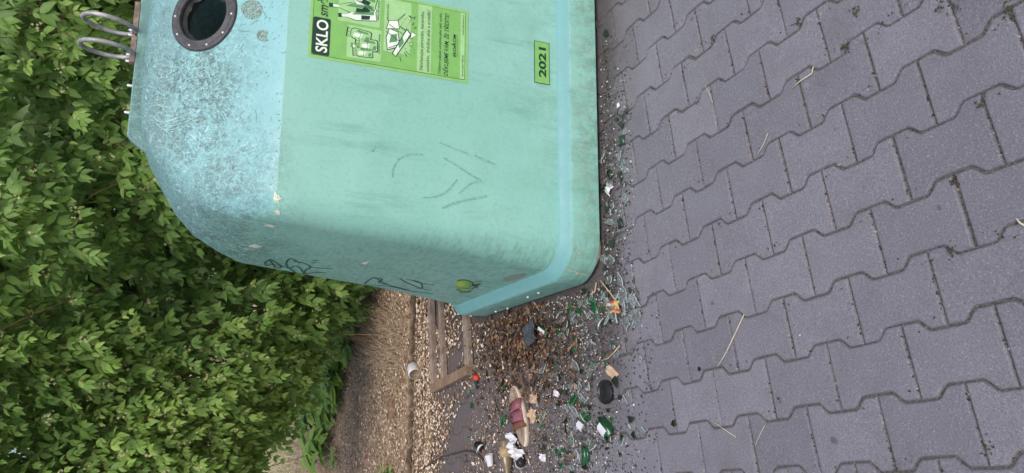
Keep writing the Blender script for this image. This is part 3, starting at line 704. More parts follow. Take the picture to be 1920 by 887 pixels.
# bare arching shoot in the lower corner
mb = MB(); P = []
for x, y, dd in ((-10,574,3.25),(20,578,3.24),(45,588,3.24),(68,604,3.26),(85,622,3.3),(95,640,3.36)): d = ray(x, y); P.append(CAM+d*dd)
mb.tube(P, [.005,.0048,.0044,.004,.0034,.0026], 6)
for a, b_ in (((62,596,3.26),(105,592,3.3)),((20,578,3.24),(62,562,3.3)),((85,622,3.3),(122,634,3.38))):
    P = [CAM+ray(a[0],a[1])*a[2], CAM+ray((a[0]+b_[0])/2,(a[1]+b_[1])/2+3)*((a[2]+b_[2])/2), CAM+ray(b_[0],b_[1])*b_[2]]; mb.tube(P, [.0028,.0022,.0014], 5)
tag(mb.build('bare_shoot', M_TWIG, smooth=True), 'bare brown arching shoot in front of the leaves of the lower shrub', 'branch')
# dry canes sweeping down under the shrub
mb = MB()
for i in range(60):
    x, y = random.uniform(560,740), random.uniform(575,665); p = G(x, y, .02); q = p+Vector((random.gauss(0,.12), random.uniform(.25,.9), random.uniform(.05,.5)))
    mb.tube([p, (p+q)/2+Vector((0,0,random.uniform(.02,.12))), q], random.uniform(.0012,.003), 4)
tag(mb.build('dry_canes', simple('dry_cane', lin(150,122,92), .8, .2), smooth=True), 'thin dry brown canes sprawling from under the shrub', 'dry canes', kind='stuff')
# low weeds on the bare earth
def weed(x, y, n, s, sd, label):
    R = np.random.default_rng(sd); p = G(x, y, .03); root = empty('young_weed', p); tag(root, label, 'weed', 'young weeds on the bare earth'); Lf = Leaves(); mb = MB()
    for j in range(n):
        a = R.uniform(0, 6.28); r = R.uniform(.02,.10)*s; h = R.uniform(.03,.13)*s; s_l = 1.9*s; c = npv((r*math.cos(a), r*math.sin(a), h)); mb.tube([(0,0,-.03), (r*.3*math.cos(a), r*.3*math.sin(a), h*.7), tuple(c)], .0014, 4)
        for q in range(4):
            b_ = a+q*1.57; Lf.add(c, npv((math.cos(b_), math.sin(b_), -.1)), npv((0,-.3,1))+R.normal(0,.15,3), R.uniform(.035,.06)*s_l, .032*s_l, float(R.uniform(.5,1)))
    Lf.build('foliage', M_LEAF, root); mb.build('stem', M_TWIG, root)
weed(628,760,22,1.6,1,'broad bushy weed on the earth left of the pale flakes, biggest of the weeds')
weed(602,795,14,1.5,2,'middling weed nearest the hanging boughs over the pale lawn')
weed(640,855,5,.7,3,'small sparse weed beside the fist-sized stone')
weed(604,705,14,1.4,4,'leafy weed close under the shrub edge')
weed(640,745,12,1.1,9,'second broad weed crowding the largest weed on its kerb side')
weed(648,690,20,1.7,11,'bushy dark green weed in the shade directly under the hanging boughs')
weed(668,640,14,1.3,12,'leafy weed at the shrub foot beside the dry stalks, nearest the container')
weed(618,835,18,1.5,10,'spreading weed between the pale lawn and the fist-sized stone')
weed(636,620,6,.9,5,'small weed sprouting among the dry canes')
weed(733,884,4,.6,6,'tiny weed at the rim of the earth near the kerb')

# ================================================================== LITTER
Rg = np.random.default_rng(21)
def flakes(name, pts, size, mats, kinds=1, seed=1, lift=.003, aspect=(.35,.7)):
    R = np.random.default_rng(seed); V = []; F = []; Mi = []; n = 0
    for p in pts:
        L = R.uniform(*size); w_ = L*R.uniform(*aspect); a = R.uniform(0, 6.28); ti = R.normal(0,.35); tj = R.normal(0,.35)
        ca, sa = math.cos(a), math.sin(a); m = int(R.integers(0, kinds))
        for u, v_, h in ((-.5,0,0),(0,-.5,.12),(.5,0,0),(0,.5,.12)):
            x = u*L; y = v_*w_; V.append((p[0]+x*ca-y*sa, p[1]+x*sa+y*ca, p[2]+lift+h*L*.6+abs(x*ti)*1.0+y*tj*.8+R.uniform(0,.003)))
        F += [(n,n+1,n+2),(n,n+2,n+3)]; Mi += [m,m]; n += 4
    return obj(name, V, F, mats, midx=Mi)
def gz(lx, ly): return earth_z(lx, ly) if ly > KERB1 else (.006 if ly > KERB0 else 0.0)
def clump(x, y, s=3.0, seed=0): return .5+.5*math.sin(x*s*2.1+seed)*math.sin(y*s*2.7+seed)+.25*math.sin(x*s*6.3+y*s*5+seed)
def inside_bin(lx, ly): return lx > -.02-.09*ly and lx < 1.7 and -.0 < ly < 1.15
M_FL1 = simple('pale_flake', lin(224,208,188), .8, .2, var=.12); M_FL2 = simple('straw_flake', lin(160,134,110), .8, .2, var=.15); M_FL3 = simple('brown_flake', lin(124,98,76), .85, .2, var=.2)
pts = []
while len(pts) < 52000:
    r = Rg.random(); lx = Rg.uniform(-2.6,1.2)
    if r < .30: ly = Rg.uniform(KERB1, 5.6)
    elif r < .54: ly = KERB1+Rg.exponential(.65)
    elif r < .72: ly = Rg.uniform(KERB0-.10, KERB1+.01)
    else: ly = KERB0-abs(Rg.normal(0,.42))
    if ly > 5.6 or ly < .4 or inside_bin(lx, ly): continue
    if ly < KERB0-.05 and clump(lx, ly, 2.0, 1)*(1 if ly > 1.2 else .75) < .12+Rg.random()*.40: continue
    if lx < .3 and abs(ly-KERB1-.075) < .055 and lx > -1.0 and Rg.random() < .9: continue
    p = L2W(lx, ly, gz(lx, ly)); pts.append(p)
o = flakes('fallen_petals', pts, (.012,.026), [M_FL1, M_FL1, M_FL2, M_FL2, M_FL3, M_FL3], 6, 2); tag(o, 'pale dry petals and seed wings strewn over earth and kerb', 'petals', kind='stuff')
pts = []
while len(pts) < 4200:
    x, y = Rg.uniform(880,1180), Rg.uniform(540,960); p = G(x, y); l = W2L(p)
    if inside_bin(l.x, l.y) or Rg.random() < (x-960)/210: continue
    pts.append(p)
o = flakes('pale_crumbs', pts, (.003,.010), [M_FL1, M_FL2, M_FL3, M_FL1], 4, 6); tag(o, 'pale crumbs and seed husks scattered through the litter on the paving', 'crumbs', kind='stuff')
# brown fallen leaves piled at the left side of the container
M_BR = m_leaf('dead_leaf', lin(52,38,30), lin(104,76,60), lin(160,128,98), .08)
Lf = Leaves(); R = np.random.default_rng(8)
for i in range(1250):
    x = R.normal(975,42); y = R.normal(640,58)
    if i % 5 == 0: x, y = R.uniform(870,1090), R.uniform(560,870)
    p = G(x, y); l = W2L(p)
    if inside_bin(l.x, l.y) or y < 552: continue
    h = R.uniform(.002,.022) if i % 5 else .004
    Lf.add(npv(p)+npv((0,0,h)), npv((R.normal(), R.normal(), R.normal(0,.25))), npv((R.normal(0,.5), R.normal(0,.5), 1)), R.uniform(.014,.042), R.uniform(.010,.022), float(R.uniform(0,1)**1.3), R.uniform(-4,4))
tag(Lf.build('fallen_leaves', M_BR), 'curled brown fallen leaves piled beside the container', 'fallen leaves', kind='stuff')
# dry grass
mb = MB(); R = np.random.default_rng(14)
def blades(n, f, L, w_, lie=.25):
    for i in range(n):
        p, dr = f(); a = R.normal(dr[0], dr[1]); l_ = R.uniform(*L); d = Vector((math.cos(a), math.sin(a), R.uniform(0, lie))); s_ = Vector((-math.sin(a), math.cos(a), 0))*w_*R.uniform(.5,1)
        q = p+Vector((0,0,.006+R.uniform(0,.02))); mid = q+d*l_*.5+Vector((0,0,l_*.08)); e = q+d*l_
        mb.add([q-s_, q+s_, mid+s_*.8, mid-s_*.8, e], [(0,1,2,3),(3,2,4)])
def on_earth(x0, x1, y0, y1, ang, sd):
    def f():
        p = G(R.uniform(x0,x1), R.uniform(y0,y1), .03); l = W2L(p); p.z = gz(l.x, l.y) if l.y < 8 else 0; return p, (ang, sd)
    return f
blades(600, on_earth(635,772,580,690,1.5,.3), (.10,.38), .0021, .3)
blades(1500, on_earth(560,780,640,960,0,3), (.04,.18), .0018, .5)
blades(1600, on_earth(480,640,700,960,0,3), (.05,.20), .0024, .8)
blades(1400, on_earth(560,680,600,960,0,3), (.05,.22), .0022, .35)
tag(mb.build('dry_grass', simple('dry_straw', lin(166,146,122), .8, .2, var=.3)), 'dry tan grass stalks lying over the bare earth', 'dry grass', kind='stuff')
mb = MB()
for i in range(5200):
    X = R.uniform(-4.2,-1.6); Y = R.uniform(6.6,11.5); blades(1, lambda: (Vector((X,Y,.0)), (0,3)), (.05,.12), .0035, 2.2)
tag(mb.build('lawn_grass', simple('sunbleached_grass', lin(178,172,136), .8, .2, var=.4, scale=3)), 'sun-bleached short grass of the lawn beyond the shrubs', 'grass', kind='stuff')
# joint grit and moss
pts = []
for bi in range(-18, 24):
    for ki in range(-20, 22):
        for _ in range(15):
            kx = (ki+Rg.random())*.2; ky = (bi+.5)*LW
            ph = ((kx/.2 - (bi % 2)*.5) % 1.0); u = abs(ph-.5)
            off = (.0125 if u > .30 else -.0125 if u < .20 else (u-.25)*.25)
            p = lat(kx, ky+off+Rg.normal(0,.0019))
            if .4 < p.y and W2L(p).y < KERB0 and -1.9 < p.x < 2: p.z = -.0045; pts.append(p)
        for _ in range(9):
            kx = (ki+.5+(bi % 2)*.5)*.2+Rg.normal(0,.002); ky = bi*LW+Rg.uniform(-.07,.07); p = lat(kx, ky)
            if .4 < p.y and W2L(p).y < KERB0 and -1.9 < p.x < 2: p.z = -.0045; pts.append(p)
M_G1 = simple('dark_grit', lin(66,62,60), .9, .2); M_G2 = simple('light_grit', lin(150,138,124), .9, .2); M_MOSS = simple('joint_moss', lin(74,76,52), .9, .1, var=.4)
o = flakes('joint_grit', pts, (.003,.0085), [M_G1, M_G1, M_G2, M_G1, M_G1, M_G2, M_G1], 7, 9, .001, (.6,1)); tag(o, 'dark grit and crumbs filling the paving joints', 'grit', kind='stuff')
pts = []
for (x, y, n_) in ((1338,76,60),(1499,40,70),(1604,20,60),(1586,86,110),(1890,22,70),(1840,193,50),(1790,342,50),(1368,228,20),(1350,422,30),(1795,5,50),(1310,190,25),(1765,15,60),(1680,875,40),(1855,835,40),(1120,112,40),(1785,470,60),(1460,750,20)):
    c = G(x, y)
    for _ in range(n_//3): pts.append((c.x+Rg.normal(0,.010), c.y+Rg.normal(0,.006), -.003+Rg.uniform(0,.004)))
o = flakes('joint_moss', pts, (.003,.008), [M_MOSS, M_MOSS, M_G1], 3, 10, .002, (.5,1)); tag(o, 'small tufts of moss in the paving joints', 'moss', kind='stuff')

# ---- broken glass
def m_glass(name, col, tr, rough=.08):
    m, nt, b = material(name); b.inputs['Base Color'].default_value = (*col, 1); b.inputs['Roughness'].default_value = rough
    b.inputs['Transmission Weight'].default_value = tr; b.inputs['IOR'].default_value = 1.5; b.inputs['Specular IOR Level'].default_value = .6; return m
M_CG = m_glass('clear_glass', (.86,.92,.90), .93); M_CE = m_glass('clear_glass_edge', (.70,.78,.77), .5, .25)
M_GG = m_glass('green_glass', (.03,.20,.07), .7); M_GE = m_glass('green_glass_edge', (.06,.36,.14), .35, .2)
M_DG = m_glass('dark_glass', (.018,.03,.016), .3); M_DE = m_glass('dark_glass_edge', (.05,.07,.04), .2, .2)
def shard_mesh(seed, size, mats, name, elong=1.0, curve=0):
    R = random.Random(seed); n = R.choice((3,4,4,5,6)); a0 = R.uniform(0,6.28); angs = sorted(a0+2*math.pi*(i+R.uniform(-.3,.3))/n for i in range(n))
    P = [(math.cos(a)*size*R.uniform(.55,1)*elong, math.sin(a)*size*R.uniform(.45,1)) for a in angs]
    th = R.uniform(.0022,.0042); rad = .036 if curve else 1e3
    G_ = []; 
    for i in range(n):          # subdivide the outline so that curved pieces really curve
        x0,y0 = P[i]; x1,y1 = P[(i+1) % n]
        for k in range(3): G_.append((x0+(x1-x0)*k/3, y0+(y1-y0)*k/3))
    zf = lambda x, y: (math.sqrt(max(0, rad*rad-min(rad*.98, abs(y))**2))-rad if curve > 0 else (rad-math.sqrt(max(0, rad*rad-min(rad*.98, abs(y))**2)) if curve < 0 else 0))
    zs_ = [zf(x,y) for x,y in G_]+[zf(0,0)]; lo = min(zs_); m = len(G_)
    v = [(x,y,z-lo) for (x,y),z in zip(G_, zs_)]+[(0,0,zs_[-1]-lo)]; v += [(x,y,z+th) for x,y,z in v]
    f = []; mi = []
    for i in range(m):
        j = (i+1) % m; f += [(m, j, i), (m+1+m, m+1+i, m+1+j), (i, j, m+1+j, m+1+i)]; mi += [0,0,1]
    o = obj(name, v, f, mats, midx=mi); return o
def scatter(name, label, cat, group, mats, protos, spots, tilt=.25, z0=.002):
    src = []
    for i, (sz, el_, cu) in enumerate(protos): src.append(shard_mesh(hash(name) % 97+i*13 if False else 100+len(name)*7+i*13, sz, mats, name, el_, cu))
    used = 0
    for i, p in enumerate(spots):
        s0 = src[i % len(src)]; o = s0 if i < len(src) else s0.copy()
        if i >= len(src): COL.objects.link(o)
        k = random.uniform(.7,1.35); o.scale = (k,k,k); tx, ty = random.gauss(0,tilt), random.gauss(0,tilt)
        o.rotation_euler = (tx, ty, random.uniform(0,6.28)); o.location = (p[0], p[1], p[2]+z0+(abs(tx)+abs(ty))*.010*k)
        tag(o, label, cat, group)
def zone(n, x0, x1, y0, y1, excl=None):
    out = []
    while len(out) < n:
        x, y = random.uniform(x0,x1), random.uniform(y0,y1); p = G(x, y); l = W2L(p)
        if inside_bin(l.x, l.y) or l.y > KERB0 or (excl and excl(x, y)): continue
        if (x-1138)**2/26**2+(y-735)**2/32**2 < 1 or (955 < x < 1006 and 705 < y < 850): continue
        out.append(p)
    return out
strip = lambda n: [p for p in zone(n, 1126, 1190, 60, 560, lambda x, y: random.random() > ((y-40)/400)**1.0*math.exp(-(x-1126)/34))]
side = lambda n: zone(n, 985, 1235, 545, 950, lambda x, y: random.random() > math.exp(-max(0, x-1130)/38.)*(1 if x > 1030 else .5))
PR = [(.016,1.2,0),(.012,1.0,1),(.020,1.6,1),(.013,1,0),(.010,1.5,0),(.024,1.3,-1),(.009,1,0),(.015,1.9,1)]
CL, GL, DL = [M_CG, M_CE], [M_GG, M_GE], [M_DG, M_DE]
heap = lambda n: zone(n,1045,1200,548,612)
scatter('clear_glass_shard', 'clear glass shard in the narrow strip under the front edge of the container', 'glass shard', 'clear shards along the front edge', CL, PR, strip(42))
scatter('clear_glass_shard', 'clear glass shard in the heap at the container corner around the red wrapper', 'glass shard', 'clear shards heaped at the corner', CL, [(a*1.35, b_, c_) for a, b_, c_ in PR], heap(46))
scatter('clear_glass_shard', 'clear glass shard in the wide litter between the sandal and the black lid', 'glass shard', 'clear shards in the wide litter', CL, PR, side(92))
scatter('green_glass_shard', 'green glass shard in the heap at the container corner around the red wrapper', 'glass shard', 'green shards at the corner', GL, PR[:6], zone(12,1080,1160,548,600))
scatter('green_glass_shard', 'green glass shard in the wide litter between the sandal and the black lid', 'glass shard', 'green shards in the wide litter', GL, PR[:6], side(28))
scatter('green_glass_shard', 'green glass shard among the pale petals near the red bottle cap', 'glass shard', 'green shards near the red cap', GL, PR[:6], zone(10,880,960,660,860))
scatter('dark_glass_chip', 'blackish glass chip in the wide litter between the sandal and the black lid', 'glass shard', 'dark chips in the wide litter', DL, PR[:4], side(34))
scatter('dark_glass_chip', 'blackish glass chip in the strip under the front edge of the container', 'glass shard', 'dark chips along the front edge', DL, PR[:4], strip(18))
for (x, y), lb in zip(((1313,692),(1267,794),(1165,852),(1186,786),(1191,815),(1143,770),(1108,764)), ('on the joint at the foot of the long straw','in the joint left of the crossing straws','nearest the bottom edge, right of the green fragment','alone on the paver below the black lid','between the green fragment and the open pavers','directly under the black lid','left of the black lid among crumbs')):
    scatter('dark_glass_chip', 'blackish glass chip '+lb, 'glass shard', None, DL, PR[1:2], [G(x,y)], .1)
def crumbs(name, label, spots, mats, sz, seed):
    R = random.Random(seed); mb = MB()
    for p in spots:
        s_ = R.uniform(*sz); n = 4; a0 = R.uniform(0,6.28); v = []; c = Vector(p)
        tl = Vector((R.gauss(0,.3), R.gauss(0,.3)))
        ring_ = [(s_*R.uniform(.5,1)*math.cos(a0+k*1.57), s_*R.uniform(.5,1)*math.sin(a0+k*1.57)) for k in range(n)]
        for z in (0, s_*.45):
            for x, y in ring_: v.append((c.x+x, c.y+y, c.z+.0015+z+abs(x*tl.x+y*tl.y)))
        mb.add(v, [(0,1,2,3),(7,6,5,4),(0,4,5,1),(1,5,6,2),(2,6,7,3),(3,7,4,0)], R.randrange(len(mats)))
    tag(mb.build(name, mats), label, 'glass', kind='stuff')
M_WG = m_glass('frosted_crumb', (.85,.88,.88), .45, .3)
crumbs('crushed_glass', 'tiny crushed glass crumbs sprinkled over the paving by the container', strip(330)+zone(300,1000,1190,556,610)+side(1300), [M_CG, M_CG, M_CE, M_WG, M_GG, M_DG, M_DG], (.0018,.0055), 4)
crumbs('dark_grit', 'fine dark grit and dirt on the paving beside the container', strip(900)+side(2200)+zone(900,900,1120,560,900), [M_G1, M_G1, simple('soil_crumb', lin(62,50,42), .95, .1)], (.0015,.005), 5)

# ---- named odds and ends
M_WHT = simple('white_plastic', lin(214,214,216), .5, .4, var=.1); M_BLK = simple('black_plastic', (.014,.014,.017), .32, .5, var=.3)
M_RED2 = simple('red_plastic', lin(206,62,48), .45, .4, var=.15); M_CARD = simple('beige_card', lin(184,158,134), .85, .2, var=.12); M_PAP = simple('white_paper', lin(206,206,214), .85, .2, var=.1)
M_WOOD = simple('weathered_wood', lin(142,128,118), .85, .2, var=.35, scale=26)
# black jar lid lying on the paving
r = empty('black_jar_lid', G(1138,735,0)); tag(r, 'round black lid lying flat on the edge of the clean pavers', 'lid')
mb = MB(); mb.lathe([(.0001,.006),(.036,.006),(.0385,.007),(.040,.012),(.0415,.014),(.043,.012),(.0435,.004),(.043,0)], 40); mb.build('rim', M_BLK, r, True)
mb = MB(); mb.lathe([(.0001,.0092),(.026,.0088),(.030,.0065),(.036,.0063)], 40); mb.build('disc', simple('black_disc', (.02,.02,.023), .25, .6), r, True)
for q in ((1158,728),(1146,705)): pass
# sandal
sh0, sh1 = G(963,716), G(985,838); ax = (sh0-sh1); ctr = G(980,779); ang = math.atan2(ax.y, ax.x)
r = empty('pink_sandal', ctr, ang); tag(r, 'worn beige and pink strap sandal lying sole down in the litter', 'sandal')
def outline(L, W, n=40):
    o_ = []
    for i in range(n):
        t = 2*math.pi*i/n; x = math.cos(t)*L/2; y = math.sin(t)*W/2*(1.0+.18*math.cos(t)-.14*math.cos(2*t-.4)); o_.append((x, y+.006*math.sin(x/L*5)))
    return o_
def slab(name, ol, z0, z1, mats, parent, dish=0, bev=.003):
    n = len(ol); v = [(x,y,z0) for x,y in ol]+[(x,y,z1-bev) for x,y in ol]+[(x*.97,y*.95,z1) for x,y in ol]+[(x*.86,y*.8,z1-dish) for x,y in ol]+[(0,0,z1-dish*1.2)]
    f = [(r_*n+i, r_*n+(i+1) % n, (r_+1)*n+(i+1) % n, (r_+1)*n+i) for r_ in range(3) for i in range(n)]+[(3*n+i, 3*n+(i+1) % n, 4*n) for i in range(n)]+[tuple(range(n))[::-1]]
    return obj(name, v, f, mats, parent, True)
SL, SW = .272, .088
slab('sole', outline(SL, SW), 0, .024, simple('cream_sole', lin(198,184,166), .75, .2, var=.15), r)
slab('footbed', outline(SL*.95, SW*.90), .020, .032, simple('beige_suede', lin(150,134,120), .9, .1, var=.3, scale=50), r, .006)
def strap(name, x0, x1, h, mat, skew=0, w=SW*.49, t=.003):
    v = []; n = 15
    for s_ in (0, 1):
        for q in (0, 1):
            for i in range(n):
                a = math.pi*i/(n-1); x = (x0, x1)[q]; hh = h*(.8 if q else 1)
                v.append((x+skew*math.cos(a), math.cos(a)*(w+t*s_), .018+math.sin(a)**.75*(hh-t*(1-s_))))
    f = []
    for i in range(n-1): f += [(i,i+1,n+i+1,n+i),(2*n+i,3*n+i,3*n+i+1,2*n+i+1),(i,2*n+i,2*n+i+1,i+1),(n+i,n+i+1,3*n+i+1,3*n+i)]
    return obj(name, v, f, mat, r, True)
M_PINK = simple('dusty_pink_leather', lin(134,84,96), .75, .25, var=.4, scale=50)
strap('strap', -.028, .016, .036, M_PINK, .004); strap('strap', .017, .062, .033, M_PINK, -.003); strap('strap', -.060, -.028, .034, simple('brown_lining', lin(112,74,60), .8, .2), .002)
for bx, by in ((.040,.008),(-.012,.012)):
    mb = MB(); c = Vector((bx, by, .050 if bx > .03 else .054)); q = [c+Vector(p_) for p_ in ((-.011,-.012,0),(.011,-.012,0),(.011,.012,-.002),(-.011,.012,-.002))]; mb.tube(q, .0016, 6, closed=True); mb.tube([c+Vector((-.011,0,0)), c+Vector((.012,.002,.002))], .0012, 6); mb.build('buckle', simple('dull_buckle', (.12,.09,.08), .4, .5, .6), r, True)
# wooden frame
r = empty('wooden_frame', G(850,650,0)); tag(r, 'weathered wooden pallet frame lying over petals, reaching behind the container', 'wooden frame')
def plank(a, b_, w_, h, z=0, m=M_WOOD, name='bar'):
    a, b_ = Vector(a), Vector(b_); d = (b_-a); L = d.length; rz = math.atan2(d.y, d.x); mb = MB(); mb.box((0,0,0), (L, w_, h))
    o = mb.build(name, m, r); o.location = (a+b_)/2-Vector(r.location)+Vector((0,0,z+h/2)); o.rotation_euler = (0,0,rz)
    bv = o.modifiers.new('b','BEVEL'); bv.width = .003; bv.segments = 2; return o
c1, c2 = G(812,724,.03), G(876,690,.03); c1.z = c2.z = 0
e1, e2 = G(806,570,.03), G(868,575,.03); e1.z = e2.z = 0
dx = (e1-c1).normalized()
plank(c1, c1+dx*.95, .032, .035, .004); c15 = c1.lerp(c2, .30); plank(c15, c15+dx*.95, .03, .03, .004); plank(c2, c2+dx*.62, .045, .03, .004)
cc = (c2-c1).normalized(); plank(c1-cc*.01-dx*.014, c2+cc*.02-dx*.014, .05, .038, .008, simple('brown_wood', lin(134,112,96), .85, .2, var=.3, scale=26))
# white tub lying on its side
p = G(790,697,.0); r = empty('white_plastic_tub', p+Vector((0,.03,.036)), rot=(math.radians(84), 0, math.radians(-22))); tag(r, 'small white plastic tub on its side by the kerb groove', 'tub')
mb = MB(); mb.lathe([(.0001,-.045),(.030,-.045),(.0345,-.040),(.0365,-.02),(.0375,0),(.0375,.018),(.036,.022),(.038,.026),(.038,.036),(.035,.038)], 28); mb.build('body', M_WHT, r, True)
mb = MB()
for z in (-.028,-.014,0): mb.lathe([(.0375+.0006,z),(.0385,z+.0012),(.0375+.0006,z+.0024)], 28)
mb.build('label_band', simple('grey_band', lin(170,176,190), .6), r, True)
mb = MB(); mb.lathe([(.035,.038),(.033,.034),(.0001,.030)], 28); mb.build('dirty_contents', simple('dirty_contents', lin(138,122,104), .9, .1, var=.5, scale=60), r, True)
# stone
def lumpy(name, c, s, mat, sd, label=None, cat=None, parent=None):
    bm = bmesh.new(); bmesh.ops.create_icosphere(bm, subdivisions=3, radius=1)
    for v_ in bm.verts:
        q = v_.co; k = 1+.16*math.sin(q.x*3+sd)*math.sin(q.y*2.6+sd*2)+.10*math.sin(q.z*5+q.x*4+sd); v_.co = Vector((q.x*s[0]*k, q.y*s[1]*k, q.z*s[2]*k))
    me = bpy.data.meshes.new(name); bm.to_mesh(me); bm.free(); me.materials.append(mat); me.polygons.foreach_set('use_smooth', [True]*len(me.polygons)); o = bpy.data.objects.new(name, me); COL.objects.link(o); o.location = c
    if parent: o.parent = parent
    if label: tag(o, label, cat)
    return o
M_STONE = simple('tan_stone', lin(150,124,106), .9, .2, var=.25, scale=30)
p = G(692,867,.04); lumpy('stone', p, (.045,.04,.035), M_STONE, 1, 'fist-sized smooth tan stone on the bare earth beside a small weed', 'stone')
p = G(735,768,.04); lumpy('clod', p, (.06,.05,.03), simple('earth_clod', lin(130,108,90), .95, .1, var=.3), 2, 'rounded clod of earth among the petals near the kerb groove', 'clod')
# thin root or wire crossing the kerb
mb = MB(); P = [G(x, y, .012) for x, y in ((775,893),(800,874),(825,858),(850,851),(872,845),(890,848),(905,862))]; mb.tube(P, .004, 6)
tag(mb.build('root', simple('dark_root', lin(70,56,46), .9), smooth=True), 'thin dark root curving over the kerb and pavers', 'root')
# bottles / cans group low left
def placed(name, px, label, cat, rot=(0,0,0), z=0): r = empty(name, G(*px, 0)+Vector((0,0,z)), rot=rot); tag(r, label, cat); return r
r = placed('glass_bottle', (960,872), 'amber brown bottle lying on its side at the picture edge', 'bottle', (math.radians(90),0,math.radians(-66)), .026)
mb = MB(); mb.lathe([(.0001,-.11),(.026,-.11),(.0275,-.10),(.0275,-.02),(.024,0),(.014,.03),(.0125,.06),(.0125,.075)], 28); mb.build('body', m_glass('olive_glass', (.22,.17,.10), .35, .15), r, True)
mb = MB(); mb.lathe([(.0278,-.08),(.0281,-.08),(.0281,-.035),(.0278,-.035)], 28); mb.build('label_band', simple('tan_label', lin(158,138,106), .6), r, True)
mb = MB(); mb.lathe([(.0145,.045),(.0150,.047),(.0150,.078),(.0130,.081),(.0001,.081)], 24); mb.build('cap', M_BLK, r, True)
r = placed('screw_top', (983,867), 'black screw cap with a white collar lying beside the sandal heel', 'cap', (math.radians(82),0,math.radians(38)), .018)
mb = MB(); mb.lathe([(.0001,.022),(.017,.022),(.0185,.020),(.0185,-.012)], 26); mb.build('cap', M_BLK, r, True); mb = MB(); mb.lathe([(.0190,-.012),(.0195,-.014),(.0195,-.020),(.0150,-.022),(.0001,-.022)], 26); mb.build('collar', M_WHT, r, True)
def crumple(name, px, sx, sy, h, mat, label, cat, sd, rz=0, n=9, z=0):
    R = random.Random(sd); v = []; f = []
    for j in range(n):
        for i in range(n):
            u, w_ = i/(n-1)-.5, j/(n-1)-.5; e = 1-R.uniform(0,.25)*(abs(u)+abs(w_)); v.append((u*sx*e+R.gauss(0,sx*.02), w_*sy*e+R.gauss(0,sy*.02), abs(math.sin(u*5+sd)*math.cos(w_*4.5+sd*2))*h+R.uniform(0,h*.3)+.003))
    for j in range(n-1):
        for i in range(n-1): f.append((j*n+i, j*n+i+1, (j+1)*n+i+1, (j+1)*n+i))
    o = obj(name, v, f, mat); o.location = G(*px, 0)+Vector((0,0,z)); o.rotation_euler = (0,0,rz); md = o.modifiers.new('s','SOLIDIFY'); md.thickness = .0008; tag(o, label, cat); return o
crumple('crumpled_white_bag', (966,826), .075, .10, .035, M_PAP, 'crumpled white bag scrap lying against the lower sandal edge', 'bag', 3, .4)
crumple('torn_paper_strip', (975,850), .055, .12, .03, M_WHT, 'torn white strip curling beside the black capped bottle', 'paper', 8, .1)
r = placed('white_paper_cup', (925,862), 'small white paper cup with a dark mouth lying on its side', 'cup', (math.radians(80),0,math.radians(100)), .018)
mb = MB(); mb.lathe([(.0001,-.026),(.0145,-.026),(.0155,-.024),(.0195,.024),(.0200,.026),(.0185,.026),(.0145,-.018),(.0001,-.020)], 24); mb.build('body', M_PAP, r, True)
r = placed('bottle_top', (906,838), 'shiny black cap with a white sleeve near the root', 'cap', (math.radians(70),0,math.radians(160)), .018)
mb = MB(); mb.lathe([(.0001,.03),(.014,.03),(.0185,.02),(.0185,-.01),(.016,-.016),(.0001,-.016)], 24); mb.build('cap', M_BLK, r, True); mb = MB(); mb.lathe([(.0188,-.002),(.0195,-.002),(.0195,-.012),(.0188,-.012)], 24); mb.build('sleeve', M_WHT, r, True)
r = placed('red_bottle_cap', (898,709), 'bright red bottle cap on a dark broken neck by the wooden frame', 'bottle cap', (math.radians(75),0,math.radians(78)), .014)
mb = MB(); mb.lathe([(.0001,.016),(.012,.016),(.0145,.014),(.0145,-.004)], 20); mb.build('cap', M_RED2, r, True); mb = MB(); mb.lathe([(.0125,-.002),(.0125,-.02),(.019,-.05),(.017,-.052),(.010,-.02)], 20); mb.build('bottle_neck', M_DG, r, True)
crumple('cloth_scrap', (1020,858), .032, .05, .008, M_PAP, 'small white paper tab lying right of the black screw cap', 'paper', 5, .2)
crumple('white_tag', (1045,738), .025, .05, .006, M_PAP, 'narrow white paper tag between sandal and black lid', 'paper', 6, .05)
crumple('card_scrap', (1150,699), .035, .075, .006, M_CARD, 'torn beige card scrap right above the black lid', 'card', 7, -.3)
crumple('card_scrap', (1004,748), .04, .085, .012, M_CARD, 'pinkish card scrap touching the upper sole edge of the sandal', 'card', 9, .2)
crumple('card_scrap', (1001,778), .05, .07, .012, M_CARD, 'creased salmon card scrap beside the middle of the sandal', 'card', 10, -.3)
crumple('dark_slate_scrap', (1006,626), .10, .11, .012, simple('blue_grey_sheet', lin(66,72,80), .6, .3, var=.2), 'blue-grey torn plastic sheet on the brown leaves', 'plastic sheet', 12, .6, z=.03)
o = crumple('sweet_wrapper', (1159,576), .05, .045, .03, [simple('wrapper_red', lin(186,82,76), .5), simple('wrapper_yellow', lin(196,164,80), .5), M_CE], 'crumpled red and yellow wrapper among the clear glass', 'wrapper', 13, .2)
for i, p_ in enumerate(o.data.polygons): p_.material_index = random.choice((0,0,1,2,0))
